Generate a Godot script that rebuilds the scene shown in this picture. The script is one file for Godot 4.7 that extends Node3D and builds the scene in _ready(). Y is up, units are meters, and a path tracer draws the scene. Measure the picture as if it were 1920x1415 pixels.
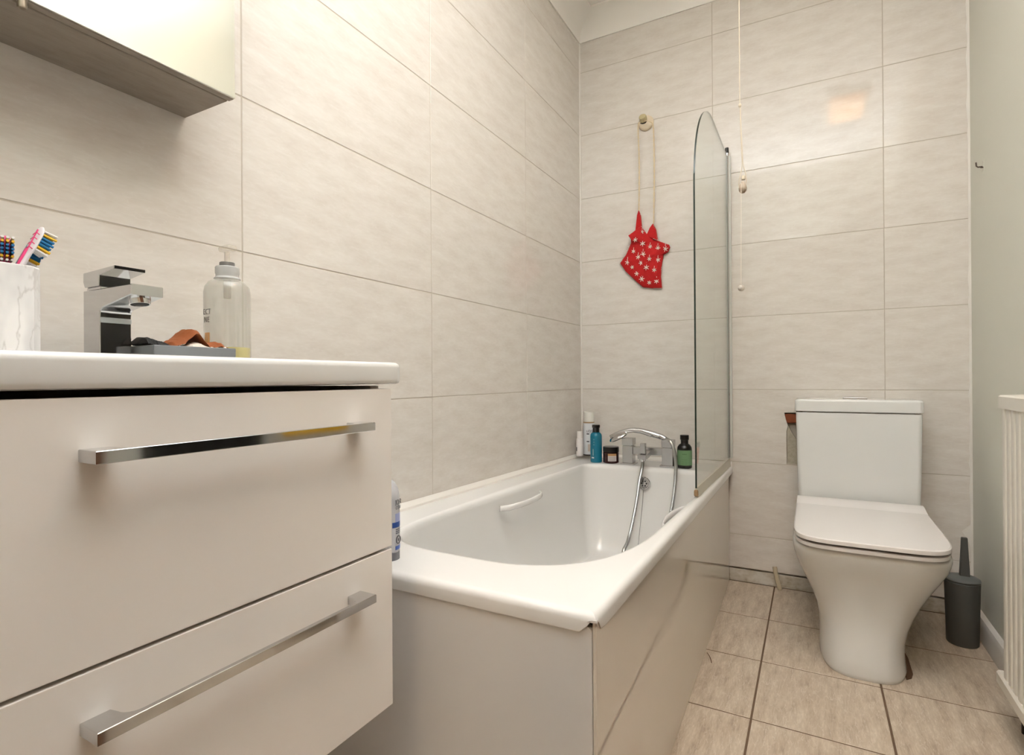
extends Node3D
# A small tiled bathroom. x runs right along the back wall, y up, z from the back wall towards the camera.

var used := {}
var M := {}
const W := 1.451          # room width
const D := 2.52           # room depth
const TILE_TOP := 2.437   # where the wall tiles end below the coving
const CEIL := 2.53

# ---------------------------------------------------------------- mesh builder
class MB:
	var v := PackedVector3Array()   # triangles, counter-clockwise seen from outside
	var xf := Transform3D.IDENTITY

	func tri(a: Vector3, b: Vector3, c: Vector3) -> void:
		if (b - a).cross(c - a).length_squared() < 1e-20:
			return
		v.append(xf * a); v.append(xf * b); v.append(xf * c)

	func quad(a: Vector3, b: Vector3, c: Vector3, d: Vector3) -> void:
		tri(a, b, c); tri(a, c, d)

	func settle(from: int, want := 1.0) -> void:   # turn the triangles added since «from» outwards
		var mid := Vector3.ZERO
		for i in range(from, v.size()): mid += v[i]
		mid /= maxf(1.0, v.size() - from)
		var vol := 0.0
		for i in range(from, v.size(), 3):
			vol += (v[i] - mid).dot((v[i + 1] - mid).cross(v[i + 2] - mid))
		if vol * want < 0.0:
			for i in range(from, v.size(), 3):
				var t := v[i + 1]; v[i + 1] = v[i + 2]; v[i + 2] = t

	func loft(rings: Array, cap0 := true, cap1 := true, closed := true, want := 1.0) -> void:
		var from := v.size()
		for r in range(rings.size() - 1):
			var a: Array = rings[r]; var b: Array = rings[r + 1]
			var n := a.size()
			for i in range(n if closed else n - 1):
				var j := (i + 1) % n
				quad(a[i], a[j], b[j], b[i])
		if cap0: fan(rings[0], true)
		if cap1: fan(rings[-1], false)
		if want != 0.0: settle(from, want)

	func fan(ring: Array, rev: bool) -> void:
		var c := Vector3.ZERO
		for p in ring: c += p
		c /= ring.size()
		for i in range(ring.size()):
			var j := (i + 1) % ring.size()
			if rev: tri(c, ring[j], ring[i])
			else: tri(c, ring[i], ring[j])

	func rbox(c: Vector3, s: Vector3, r := 0.002, n := 2) -> void:
		var h := s / 2.0 - Vector3(r, r, r)
		var rings := []
		for k in range(2 * (n + 1)):
			var top := k > n
			var lat := (-PI / 2 + PI / 2 * k / n) if not top else (PI / 2 * (k - n - 1) / n)
			var ring := []
			for q in 4:
				var sx := 1.0 if q == 0 or q == 3 else -1.0
				var sz := 1.0 if q < 2 else -1.0
				for i in range(n + 1):
					var lon := PI / 2 * (q + float(i) / n)
					ring.append(c + Vector3(cos(lat) * cos(lon), sin(lat), cos(lat) * sin(lon)) * r + Vector3(sx * h.x, (h.y if top else -h.y), sz * h.z))
			rings.append(ring)
		loft(rings)

	func box(a: Vector3, b: Vector3, r := 0.0015, n := 1) -> void:   # from corner to corner
		rbox((a + b) / 2.0, (b - a).abs(), minf(r, (b - a).abs()[(b - a).abs().min_axis_index()] * 0.49), n)

	func lathe(prof: Array, c := Vector3.ZERO, seg := 32, sx := 1.0, sz := 1.0) -> void:
		var rings := []
		for p in prof:
			var ring := []
			for i in seg:
				var a := TAU * i / seg
				ring.append(c + Vector3(cos(a) * p[0] * sx, p[1], sin(a) * p[0] * sz))
			rings.append(ring)
		loft(rings, prof[0][0] > 0.0001, prof[-1][0] > 0.0001)

	func tube(pts: Array, r, seg := 10) -> void:
		var rings := []
		var up := Vector3(0.31, 0.17, 0.93)
		for k in pts.size():
			var t: Vector3 = (pts[mini(k + 1, pts.size() - 1)] - pts[maxi(k - 1, 0)]).normalized()
			up = (up - t * up.dot(t))
			if up.length() < 0.01: up = t.cross(Vector3.RIGHT)
			up = up.normalized()
			var side := t.cross(up)
			var rad: float = r[k] if r is Array else r
			var ring := []
			for i in seg:
				var a := TAU * i / seg
				ring.append(pts[k] + (up * cos(a) + side * sin(a)) * rad)
			rings.append(ring)
		loft(rings)

	func inset(poly: Array, d: float) -> Array:
		var out := []
		var area := 0.0
		for i in poly.size(): area += poly[i].cross(poly[(i + 1) % poly.size()])
		var s := 1.0 if area > 0 else -1.0
		for i in poly.size():
			var p: Vector2 = poly[i]
			var e0: Vector2 = (p - poly[i - 1]).normalized()
			var e1: Vector2 = (poly[(i + 1) % poly.size()] - p).normalized()
			var n: Vector2 = (Vector2(-e0.y, e0.x) + Vector2(-e1.y, e1.x)) * s
			n = n.normalized() / maxf(0.4, sqrt((1.0 + e0.dot(e1)) / 2.0))
			out.append(p + n * d)
		return out

	func extrude(poly: Array, depth: float, t: Transform3D, bevel := 0.001) -> void:   # polygon in the local xy plane, depth along local z
		var from := v.size()
		var small := inset(poly, bevel)
		var rings := []
		for st in [[small, 0.0], [poly, bevel], [poly, depth - bevel], [small, depth]]:
			var ring := []
			for p in st[0]: ring.append(t * Vector3(p.x, p.y, st[1]))
			rings.append(ring)
		loft(rings, false, false, true, 0.0)
		var idx := Geometry2D.triangulate_polygon(PackedVector2Array(small))
		for k in [0, 3]:
			for i in range(0, idx.size(), 3):
				var a: Vector3 = rings[k][idx[i]]; var b: Vector3 = rings[k][idx[i + 1]]; var c: Vector3 = rings[k][idx[i + 2]]
				var out: Vector3 = t.basis.z * (-1.0 if k == 0 else 1.0)
				if (b - a).cross(c - a).dot(out) > 0: tri(a, b, c)
				else: tri(a, c, b)
		# the side bands follow the caps
		var area := 0.0
		for i in poly.size(): area += poly[i].cross(poly[(i + 1) % poly.size()])
		if (area > 0) != (t.basis.determinant() > 0):
			var bands := (rings.size() - 1) * poly.size() * 6
			for i in range(from, mini(from + bands, v.size() - idx.size() * 2), 3):
				var q := v[i + 1]; v[i + 1] = v[i + 2]; v[i + 2] = q

	func mesh(angle := 38.0) -> ArrayMesh:
		var n := v.size() / 3
		var fn := PackedVector3Array(); fn.resize(n)
		var at := {}
		for f in n:
			fn[f] = (v[3 * f + 1] - v[3 * f]).cross(v[3 * f + 2] - v[3 * f])
			for k in 3:
				var key := Vector3i((v[3 * f + k] * 50000.0).round())
				if at.has(key): at[key].append(f)
				else: at[key] = [f]
		var lim := cos(deg_to_rad(angle))
		var vs := PackedVector3Array(); var ns := PackedVector3Array()
		vs.resize(v.size()); ns.resize(v.size())
		for f in n:
			var own := fn[f].normalized()
			for k in 3:
				var s := Vector3.ZERO
				for g in at[Vector3i((v[3 * f + k] * 50000.0).round())]:
					if fn[g].normalized().dot(own) >= lim: s += fn[g]
				var o := 3 * f + (0 if k == 0 else 3 - k)   # Godot's front faces run clockwise
				vs[o] = v[3 * f + k]; ns[o] = s.normalized() if s.length() > 0.0 else own
		var arr := []; arr.resize(Mesh.ARRAY_MAX)
		arr[Mesh.ARRAY_VERTEX] = vs; arr[Mesh.ARRAY_NORMAL] = ns
		var m := ArrayMesh.new()
		m.add_surface_from_arrays(Mesh.PRIMITIVE_TRIANGLES, arr)
		return m

# ---------------------------------------------------------------- scene helpers
func free_name(parent: Node, called: String) -> String:
	var key := str(parent.get_instance_id()) + called
	var n: int = used.get(key, 0)
	used[key] = n + 1
	return called if n == 0 else "%s_%03d" % [called, n]

func put(parent: Node, called: String, m: Mesh, material: Material, at := Transform3D.IDENTITY) -> MeshInstance3D:
	var o := MeshInstance3D.new()
	o.name = free_name(parent, called)
	o.mesh = m
	o.material_override = material
	o.transform = at
	parent.add_child(o, true)
	return o

func part(parent: Node, called: String, mb: MB, material: Material, angle := 38.0) -> MeshInstance3D:
	return put(parent, called, mb.mesh(angle), material)

func tag(o: Node, label: String, category: String, group := "", kind := "") -> Node:
	o.set_meta("label", label); o.set_meta("category", category)
	if group: o.set_meta("group", group)
	if kind: o.set_meta("kind", kind)
	return o

func thing(called: String, at: Vector3, label: String, category: String, group := "", kind := "") -> Node3D:
	var o := Node3D.new()
	o.name = free_name(self, called)
	o.position = at
	add_child(o, true)
	tag(o, label, category, group, kind)
	return o

func struct(called: String, mb: MB, material: Material, label: String, category: String, angle := 38.0) -> MeshInstance3D:
	var o := part(self, called, mb, material, angle)
	tag(o, label, category, "", "structure")
	return o

func sub(o: Vector3) -> Transform3D:
	return Transform3D(Basis.IDENTITY, o)

func mat(c: Color, rough := 0.5, metal := 0.0, spec := 0.5) -> StandardMaterial3D:
	var m := StandardMaterial3D.new()
	m.albedo_color = c; m.roughness = rough; m.metallic = metal; m.metallic_specular = spec
	return m

func clear_mat(c: Color, alpha: float, rough := 0.05) -> StandardMaterial3D:
	var m := mat(c, rough)
	m.transparency = BaseMaterial3D.TRANSPARENCY_ALPHA
	m.albedo_color.a = alpha
	return m

func noise_image(seed_: int, freq: float, oct: int, size: int) -> Image:
	var n := FastNoiseLite.new()
	n.seed = seed_; n.frequency = freq; n.fractal_octaves = oct; n.noise_type = FastNoiseLite.TYPE_SIMPLEX_SMOOTH
	return n.get_seamless_image(size, size, false, false, 0.15, true)

func blend_texture(seed_: int, stops: Array, coarse := 0.008, fine := 0.04, vein := 0.0, vein_color := Color.WHITE, size := 512) -> ImageTexture:
	var a := noise_image(seed_, coarse, 4, size)
	var b := noise_image(seed_ + 7, fine, 3, size)
	var c := noise_image(seed_ + 13, coarse * 1.7, 4, size)
	var img := Image.create(size, size, false, Image.FORMAT_RGB8)
	var g := Gradient.new()
	g.offsets = PackedFloat32Array(range(stops.size()).map(func(i): return float(i) / (stops.size() - 1)))
	g.colors = PackedColorArray(stops)
	for y in size:
		for x in size:
			var t := clampf(a.get_pixel(x, y).r * 0.65 + b.get_pixel(x, y).r * 0.35, 0.0, 1.0)
			var col := g.sample(t)
			if vein > 0.0:
				var k := absf(c.get_pixel(x, y).r - 0.5)
				col = col.lerp(vein_color, vein * clampf(1.0 - k / 0.035, 0.0, 1.0))
			img.set_pixel(x, y, col)
	return ImageTexture.create_from_image(img)

func tri_mat(tex: Texture2D, scale_: Vector3, offset_: Vector3, rough: float, spec := 0.5) -> StandardMaterial3D:
	var m := mat(Color.WHITE, rough, 0.0, spec)
	m.albedo_texture = tex
	m.uv1_triplanar = true; m.uv1_world_triplanar = true
	m.uv1_scale = scale_; m.uv1_offset = offset_
	m.uv1_triplanar_sharpness = 8.0
	return m

func words(parent: Node, s: String, height: float, t: Transform3D, material: Material) -> void:
	var f := SystemFont.new(); f.font_names = PackedStringArray(["Droid Sans"])
	var tm := TextMesh.new()
	tm.text = s; tm.font = f; tm.font_size = 48; tm.pixel_size = height / 36.0; tm.depth = 0.0004
	tm.curve_step = 2.0
	put(parent, "lettering", tm, material, t)

func facing(at: Vector3, out: Vector3) -> Transform3D:   # local z points along «out», local y is up
	var z := out.normalized()
	var x := Vector3.UP.cross(z).normalized()
	return Transform3D(Basis(x, z.cross(x), z), at)

func curve(pts: Array, steps := 8) -> Array:   # a smooth line through the points
	var out := []
	for i in range(pts.size() - 1):
		var p0: Vector3 = pts[maxi(i - 1, 0)]; var p1: Vector3 = pts[i]; var p2: Vector3 = pts[i + 1]; var p3: Vector3 = pts[mini(i + 2, pts.size() - 1)]
		for k in steps:
			var t := float(k) / steps
			out.append(p1.cubic_interpolate(p2, p0, p3, t))
	out.append(pts[-1])
	return out

func cyl_patch(r: float, y0: float, y1: float, a0: float, a1: float, c: Vector3, sx := 1.0, sz := 1.0, n := 14) -> MB:   # a wrapped label of its own thickness; angle 0 looks to +x, 90 to +z
	var mb := MB.new()
	var rings := []
	for i in range(n + 1):
		var a := deg_to_rad(lerpf(a0, a1, float(i) / n))
		var ring := []
		for q in [[0.0, y0], [0.0005, y0], [0.0005, y1], [0.0, y1]]:
			ring.append(c + Vector3(cos(a) * (r + q[0]) * sx, q[1], sin(a) * (r + q[0]) * sz))
		rings.append(ring)
	mb.loft(rings)
	return mb

# ---------------------------------------------------------------- start
func _ready() -> void:
	camera_and_light()
	materials()
	shell()
	bathtub()
	vanity()
	toilet()
	mirror_cabinet()
	radiator()
	bath_screen()
	bath_mixer()
	bath_things()
	basin_things()
	back_wall_things()
	floor_things()
	behind_camera()

func camera_and_light() -> void:
	var cam := Camera3D.new()
	cam.name = "camera"
	cam.position = Vector3(0.9628, 0.848, 2.4472)
	cam.rotation = Vector3(0.0013, 0.5007, -0.0066)
	cam.fov = 69.06
	cam.near = 0.02; cam.far = 50.0
	add_child(cam)
	cam.make_current()
	var e := Environment.new()
	e.background_mode = Environment.BG_COLOR
	e.background_color = Color(0.02, 0.02, 0.02)
	e.tonemap_mode = Environment.TONE_MAPPER_LINEAR
	e.tonemap_exposure = 1.15
	e.sdfgi_enabled = true; e.ssao_enabled = true; e.ssil_enabled = true
	var we := WorldEnvironment.new()
	we.name = "environment"; we.environment = e
	add_child(we)
	ceiling_lamp(Vector3(1.156, CEIL, 1.48), 1.0, "two-panel warm ceiling light over the middle of the bathroom")
	ceiling_lamp(Vector3(0.95, 2.44, 3.35), 18.0, "two-panel warm ceiling light in the hall")
	bounce_flash()

# the photographer's flash stands in the doorway behind the camera and is aimed at the ceiling
func bounce_flash() -> void:
	var at := Vector3(0.79, 1.40, 2.49)
	var t := thing("flash_unit", Vector3(at.x, 0, at.z), "photographer's flash on a thin black stand in the doorway", "flash")
	var mb := MB.new(); mb.tube([Vector3(0, 0.0, 0), Vector3(0, 1.30, 0)], 0.009, 12)
	part(t, "stand", mb, mat(Color(0.04, 0.04, 0.04), 0.5))
	mb = MB.new(); mb.box(Vector3(-0.035, 1.28, -0.025), Vector3(0.035, 1.37, 0.025), 0.004, 2)
	part(t, "head", mb, mat(Color(0.04, 0.04, 0.04), 0.5))
	var g := mat(Color(0.95, 0.95, 0.95), 0.4)
	g.emission_enabled = true; g.emission = Color(1.0, 0.97, 0.93); g.emission_energy_multiplier = 2.0
	mb = MB.new(); mb.box(Vector3(-0.032, 1.37, -0.022), Vector3(0.032, 1.376, 0.022), 0.002)
	part(t, "flash_light_window", mb, g)
	var l := SpotLight3D.new()
	l.name = "flash_glow"
	l.light_color = Color(0.94, 0.968, 1.0)
	l.light_energy = 22.0
	l.light_size = 0.03
	l.spot_range = 8.0; l.spot_attenuation = 2.0; l.spot_angle = 38.5; l.spot_angle_attenuation = 0.7
	l.shadow_enabled = true
	t.add_child(l)
	l.look_at_from_position(at + Vector3(0, -0.017, 0), at + Vector3(0.10, 1.0, -0.48), Vector3(0, 0, 1))

func ceiling_lamp(at: Vector3, k: float, label: String) -> void:
	var t := thing("ceiling_light", at, label, "light")
	var b := MB.new(); b.box(Vector3(-0.11, -0.03, -0.17), Vector3(0.11, 0, 0.17), 0.006, 3)
	part(t, "base", b, mat(Color(0.9, 0.89, 0.87), 0.4))
	var g := mat(Color(1, 0.95, 0.88), 0.4)
	g.emission_enabled = true; g.emission = Color(1.0, 0.66, 0.32); g.emission_energy_multiplier = 8.0
	for s in [-1, 1]:
		var d := MB.new(); d.rbox(Vector3(0, -0.05, s * 0.076), Vector3(0.18, 0.045, 0.125), 0.012, 4)
		part(t, "diffuser", d, g)
		var l := AreaLight3D.new()
		l.name = "lamp_glow" if s < 0 else "lamp_glow_001"
		l.area_size = Vector2(0.17, 0.115)
		l.light_color = Color(1.0, 0.86, 0.68)
		l.light_energy = 0.03 * k
		l.area_range = 8.0; l.area_attenuation = 2.0
		l.shadow_enabled = true
		l.position = Vector3(0, -0.0745, s * 0.076)
		l.rotation = Vector3(-PI / 2, 0, 0)
		t.add_child(l)

func materials() -> void:
	# glazed wall tiles: pale beige with fine level streaks
	var wt := blend_texture(11, [Color(0.805, 0.772, 0.735), Color(0.832, 0.803, 0.769), Color(0.853, 0.828, 0.797), Color(0.872, 0.851, 0.824)], 0.009, 0.05, 0.30, Color(0.888, 0.872, 0.849))
	M.wall_tiles = []
	for i in 5:
		M.wall_tiles.append(tri_mat(wt, Vector3(1.3, 5.0, 1.3), Vector3(0.37 * i, 0.61 * i, 0.23 * i), 0.055, 0.35))
	M.grout = mat(Color(0.73, 0.69, 0.635), 0.9)
	var ft := blend_texture(31, [Color(0.60, 0.53, 0.46), Color(0.705, 0.64, 0.565), Color(0.765, 0.705, 0.63), Color(0.85, 0.80, 0.735)], 0.010, 0.05, 0.55, Color(0.86, 0.825, 0.78))
	M.floor_tiles = []
	for i in 5:
		M.floor_tiles.append(tri_mat(ft, Vector3(6.5, 2.0, 1.3), Vector3(0.31 * i, 0.2, 0.57 * i), 0.34, 0.4))
	M.floor_grout = mat(Color(0.40, 0.32, 0.25), 0.95)
	M.paint = mat(Color(0.86, 0.855, 0.81), 0.65)
	M.plaster = mat(Color(0.93, 0.915, 0.89), 0.8)
	M.trim_white = mat(Color(0.87, 0.85, 0.82), 0.45)
	M.acrylic = mat(Color(0.88, 0.875, 0.865), 0.18)
	M.ceramic = mat(Color(0.86, 0.86, 0.85), 0.09)
	M.seat = mat(Color(0.87, 0.855, 0.845), 0.22)
	M.gloss_white = mat(Color(0.93, 0.915, 0.895), 0.16)
	M.panel_cream = mat(Color(0.86, 0.83, 0.785), 0.02, 0.0, 0.5)
	M.panel_cream.clearcoat_enabled = true; M.panel_cream.clearcoat = 0.35; M.panel_cream.clearcoat_roughness = 0.02
	M.panel_white = mat(Color(0.85, 0.845, 0.84), 0.35)
	M.chrome = mat(Color(0.80, 0.80, 0.80), 0.07, 1.0)
	M.worn_chrome = mat(Color(0.72, 0.72, 0.72), 0.22, 1.0)
	M.dark = mat(Color(0.03, 0.028, 0.026), 0.7)
	M.black = mat(Color(0.025, 0.022, 0.022), 0.28)
	M.radiator = mat(Color(0.86, 0.84, 0.80), 0.3)

# a slab tile with bevelled edges whose face lies in the plane z = 0 and looks to +z
func tile_mesh(w: float, h: float, t := 0.009, bevel := 0.0007) -> ArrayMesh:
	var mb := MB.new()
	var a := [Vector3(0, 0, -t), Vector3(w, 0, -t), Vector3(w, h, -t), Vector3(0, h, -t)]
	var b := [Vector3(0, 0, -bevel), Vector3(w, 0, -bevel), Vector3(w, h, -bevel), Vector3(0, h, -bevel)]
	var c := [Vector3(bevel, bevel, 0), Vector3(w - bevel, bevel, 0), Vector3(w - bevel, h - bevel, 0), Vector3(bevel, h - bevel, 0)]
	mb.loft([a, b, c], true, true)
	return mb.mesh(20.0)

var tile_cache := {}
func tile_of(w: float, h: float) -> ArrayMesh:
	var key := "%.4f %.4f" % [w, h]
	if not tile_cache.has(key): tile_cache[key] = tile_mesh(w, h)
	return tile_cache[key]

# ---------------------------------------------------------------- the room
func shell() -> void:
	var mb := MB.new()
	var rng := RandomNumberGenerator.new(); rng.seed = 5
	var gap := 0.0024
	# left wall
	mb.box(Vector3(-0.12, 0, -0.12), Vector3(-0.0009, CEIL, D + 0.1), 0.0)
	var wl := struct("wall_left", mb, M.grout, "left wall clad in large pale beige streaked tiles", "wall")
	var rows := [0.0, 0.195, 0.495, 0.795, 1.095, 1.395, 1.695, 1.995, 2.295, TILE_TOP]
	var cols := [0.0, 0.568, 1.168, 1.768, 2.368, D]
	for r in range(rows.size() - 1):
		for c in range(cols.size() - 1):
			var w: float = cols[c + 1] - cols[c] - gap; var h: float = rows[r + 1] - rows[r] - gap
			var t := Transform3D(Basis(Vector3(0, 0, -1), Vector3.UP, Vector3.RIGHT), Vector3(0, rows[r] + gap / 2, cols[c + 1] - gap / 2))
			put(wl, "tile", tile_of(w, h), M.wall_tiles[rng.randi() % 5], t)
	# back wall
	mb = MB.new()
	mb.box(Vector3(-0.12, 0.058, -0.12), Vector3(W + 0.1, CEIL, -0.028), 0.0)
	mb.box(Vector3(-0.12, 0.058, -0.03), Vector3(W + 0.1, 0.50, -0.0009), 0.0)
	mb.box(Vector3(-0.12, 0.7045, -0.03), Vector3(W + 0.1, CEIL, -0.0009), 0.0)
	mb.box(Vector3(-0.12, 0.50, -0.03), Vector3(0.8635, 0.7045, -0.0009), 0.0)
	mb.box(Vector3(1.12, 0.50, -0.03), Vector3(W + 0.1, 0.7045, -0.0009), 0.0)
	mb.box(Vector3(-0.12, 0.0, -0.12), Vector3(W + 0.1, 0.058, -0.03), 0.0)
	var wb := struct("wall_back", mb, M.grout, "back wall of large pale beige tiles behind the toilet", "wall")
	rows = [0.058, 0.195, 0.495, 0.795, 1.095, 1.395, 1.695, 1.995, 2.295, TILE_TOP]
	cols = [0.0, 0.6, 1.2, W - 0.003]
	for r in range(rows.size() - 1):
		for c in range(cols.size() - 1):
			if r == 2 and c == 1: continue
			var w: float = cols[c + 1] - cols[c] - gap; var h: float = rows[r + 1] - rows[r] - gap
			put(wb, "tile", tile_of(w, h), M.wall_tiles[rng.randi() % 5], sub(Vector3(cols[c] + gap / 2, rows[r] + gap / 2, 0)))
	# the tile broken open left of the cistern, the filler beside it and the batten that shows in the hole
	mb = MB.new()
	var poly := [Vector2(0.6013, 0.4963), Vector2(0.872, 0.4963), Vector2(0.872, 0.63), Vector2(0.8765, 0.652), Vector2(0.870, 0.675), Vector2(0.864, 0.703), Vector2(1.1987, 0.703), Vector2(1.1987, 0.7937), Vector2(0.6013, 0.7937)]
	mb.extrude(poly, 0.0095, sub(Vector3(0, 0, -0.0095)), 0.0008)
	put(wb, "tile", mb.mesh(20.0), M.wall_tiles[2]).set_meta("label", "tile broken open beside the cistern")
	mb = MB.new()
	mb.extrude([Vector2(0.8735, 0.4963), Vector2(1.19, 0.4963), Vector2(1.19, 0.56), Vector2(0.93, 0.575), Vector2(0.906, 0.60), Vector2(0.892, 0.622), Vector2(0.879, 0.651), Vector2(0.8735, 0.63)], 0.024, sub(Vector3(0, 0, -0.026)), 0.0006)
	put(wb, "filler_patch", mb.mesh(20.0), tri_mat(blend_texture(77, [Color(0.62, 0.58, 0.51), Color(0.70, 0.67, 0.60), Color(0.74, 0.71, 0.65)], 0.02, 0.08), Vector3(6, 6, 6), Vector3.ZERO, 0.9))
	mb = MB.new(); mb.box(Vector3(0.866, 0.662, -0.027), Vector3(1.10, 0.698, -0.006), 0.001)
	put(wb, "wood_batten", mb.mesh(), tri_mat(blend_texture(78, [Color(0.36, 0.16, 0.07), Color(0.50, 0.24, 0.10), Color(0.57, 0.30, 0.14)], 0.02, 0.08), Vector3(3, 20, 3), Vector3.ZERO, 0.7))
	# floor
	mb = MB.new(); mb.box(Vector3(-0.12, -0.12, -0.12), Vector3(W + 0.1, -0.0009, D + 0.1), 0.0)
	var fl := struct("floor", mb, M.floor_grout, "beige veined square floor tiles with brown joints", "floor")
	var fx := [0.0, 0.2275, 0.526, 0.8245, 1.123, W]
	var fz := [0.0, 0.0265, 0.342, 0.6575, 0.971, 1.2865, 1.602, 1.9175, 2.233, D]
	for i in range(fx.size() - 1):
		for j in range(fz.size() - 1):
			var gx := 0.0052; var gz := 0.0044
			var w: float = fx[i + 1] - fx[i] - gx; var h: float = fz[j + 1] - fz[j] - gz
			if j == 0: continue
			var z0: float = fz[j] if j > 1 else 0.0
			h = fz[j + 1] - z0 - gz
			put(fl, "tile", tile_of(w, h), M.floor_tiles[rng.randi() % 5], Transform3D(Basis(Vector3.RIGHT, Vector3(0, 0, -1), Vector3.UP), Vector3(fx[i] + gx / 2, 0, fz[j + 1] - gz / 2)))
	# ceiling and coving
	mb = MB.new(); mb.box(Vector3(-0.12, CEIL, -0.12), Vector3(W + 0.1, CEIL + 0.1, D + 0.1), 0.0)
	struct("ceiling", mb, M.plaster, "plain off-white plaster ceiling", "ceiling")
	var cove := [Vector2(-0.012, CEIL + 0.005), Vector2(-0.012, 2.434), Vector2(0.006, 2.434)]
	for i in range(9):
		var a := PI / 2 * i / 8.0
		cove.append(Vector2(0.098 - 0.092 * cos(a), 2.437 + 0.086 * sin(a)))
	cove.append(Vector2(0.1, CEIL + 0.005))
	mb = MB.new(); mb.extrude(cove, D, Transform3D(Basis(Vector3.RIGHT, Vector3.UP, Vector3(0, 0, 1)), Vector3.ZERO), 0.0003)
	struct("trim_1", mb, M.plaster, "off-white coving between left wall tiles and ceiling", "coving")
	mb = MB.new(); mb.extrude(cove, W + 0.01, Transform3D(Basis(Vector3(0, 0, 1), Vector3.UP, Vector3.RIGHT), Vector3.ZERO), 0.0003)
	struct("trim_2", mb, M.plaster, "off-white coving between back wall tiles and ceiling", "coving")
	# corner beads: the left one is a neat white strip, the right one a smeared line of filler
	mb = MB.new()
	mb.extrude([Vector2(-0.001, -0.001), Vector2(0.006, -0.001), Vector2(0.0052, 0.0035), Vector2(0.0035, 0.0052), Vector2(-0.001, 0.006)], TILE_TOP - 0.49, Transform3D(Basis(Vector3.RIGHT, Vector3(0, 0, 1), Vector3(0, 1, 0)), Vector3(0, 0.49, 0)), 0.0003)
	struct("trim_3", mb, M.trim_white, "white sealant strip in the left corner of the tiled walls", "sealant")
	mb = MB.new()
	var n := FastNoiseLite.new(); n.seed = 4; n.frequency = 3.0
	var ring_l := []
	for i in range(90):
		var y := 0.06 + (TILE_TOP - 0.06) * i / 89.0
		var w2 := 0.006 + 0.007 * maxf(0.0, n.get_noise_1d(y * 4.0) + 0.05)
		if y > 0.27 and y < 0.31: w2 += 0.05 * (1.0 - absf(y - 0.29) / 0.02)
		ring_l.append([Vector3(W + 0.001, y, -0.001), Vector3(W - w2, y, -0.001), Vector3(W - w2, y, 0.0012), Vector3(W - 0.004, y, 0.003), Vector3(W + 0.001, y, 0.005)])
	mb.loft(ring_l)
	struct("trim_4", mb, M.trim_white, "uneven white filler line in the right corner beside the painted wall", "sealant")
	# right wall
	mb = MB.new(); mb.box(Vector3(W, 0, -0.12), Vector3(W + 0.1, CEIL, D + 0.1), 0.0)
	struct("wall_right", mb, M.paint, "painted grey-white right wall", "wall")
	# skirting
	mb = MB.new(); mb.box(Vector3(0.655, 0.0, -0.03), Vector3(W, 0.051, -0.002), 0.002, 2)
	struct("baseboard_back", mb, tri_mat(blend_texture(55, [Color(0.50, 0.42, 0.32), Color(0.70, 0.66, 0.59), Color(0.80, 0.78, 0.74), Color(0.82, 0.80, 0.77)], 0.006, 0.03), Vector3(2.2, 3.0, 2.2), Vector3(0.1, 0.45, 0), 0.8), "low stained white skirting under the tiles of the back wall", "skirting board")
	mb = MB.new()
	mb.extrude([Vector2(W + 0.001, 0.0), Vector2(1.429, 0.0), Vector2(1.430, 0.055), Vector2(1.436, 0.066), Vector2(W + 0.001, 0.068)], D, Transform3D(Basis(Vector3.RIGHT, Vector3.UP, Vector3(0, 0, 1)), Vector3.ZERO), 0.0008)
	struct("baseboard_right", mb, M.trim_white, "white skirting board along the right wall", "skirting board")
	# wall behind the camera with its doorway
	mb = MB.new()
	mb.box(Vector3(-0.12, 0, D), Vector3(0.64, CEIL, D + 0.1), 0.0)
	mb.box(Vector3(1.34, 0, D), Vector3(W + 0.1, CEIL, D + 0.1), 0.0)
	mb.box(Vector3(0.64, 1.98, D), Vector3(1.34, CEIL, D + 0.1), 0.0)
	struct("wall_front", mb, M.paint, "painted wall with the open doorway", "wall")

# ---------------------------------------------------------------- bath
const RIM0 := 0.478
const SLOPE := 0.0175

func rim(z: float) -> float:
	return RIM0 + SLOPE * z

func inner_has(x: float, z: float) -> bool:
	if z > 1.16:
		var u := (x - 0.38) / 0.263; var w := (z - 1.16) / 0.388
		var k := lerpf(4.2, 2.8, clampf((u + 0.5) / 1.0, 0.0, 1.0))
		return pow(absf(u), k) + pow(absf(w), k) < 1.0
	if z < 0.228: return false
	if x < 0.117 or x > 0.643: return false
	var r := 0.07
	if z < 0.228 + r:
		if x < 0.117 + r: return Vector2(x - 0.117 - r, z - 0.228 - r).length() < r
		if x > 0.643 - r: return Vector2(x - 0.643 + r, z - 0.228 - r).length() < r
	return true

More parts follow.
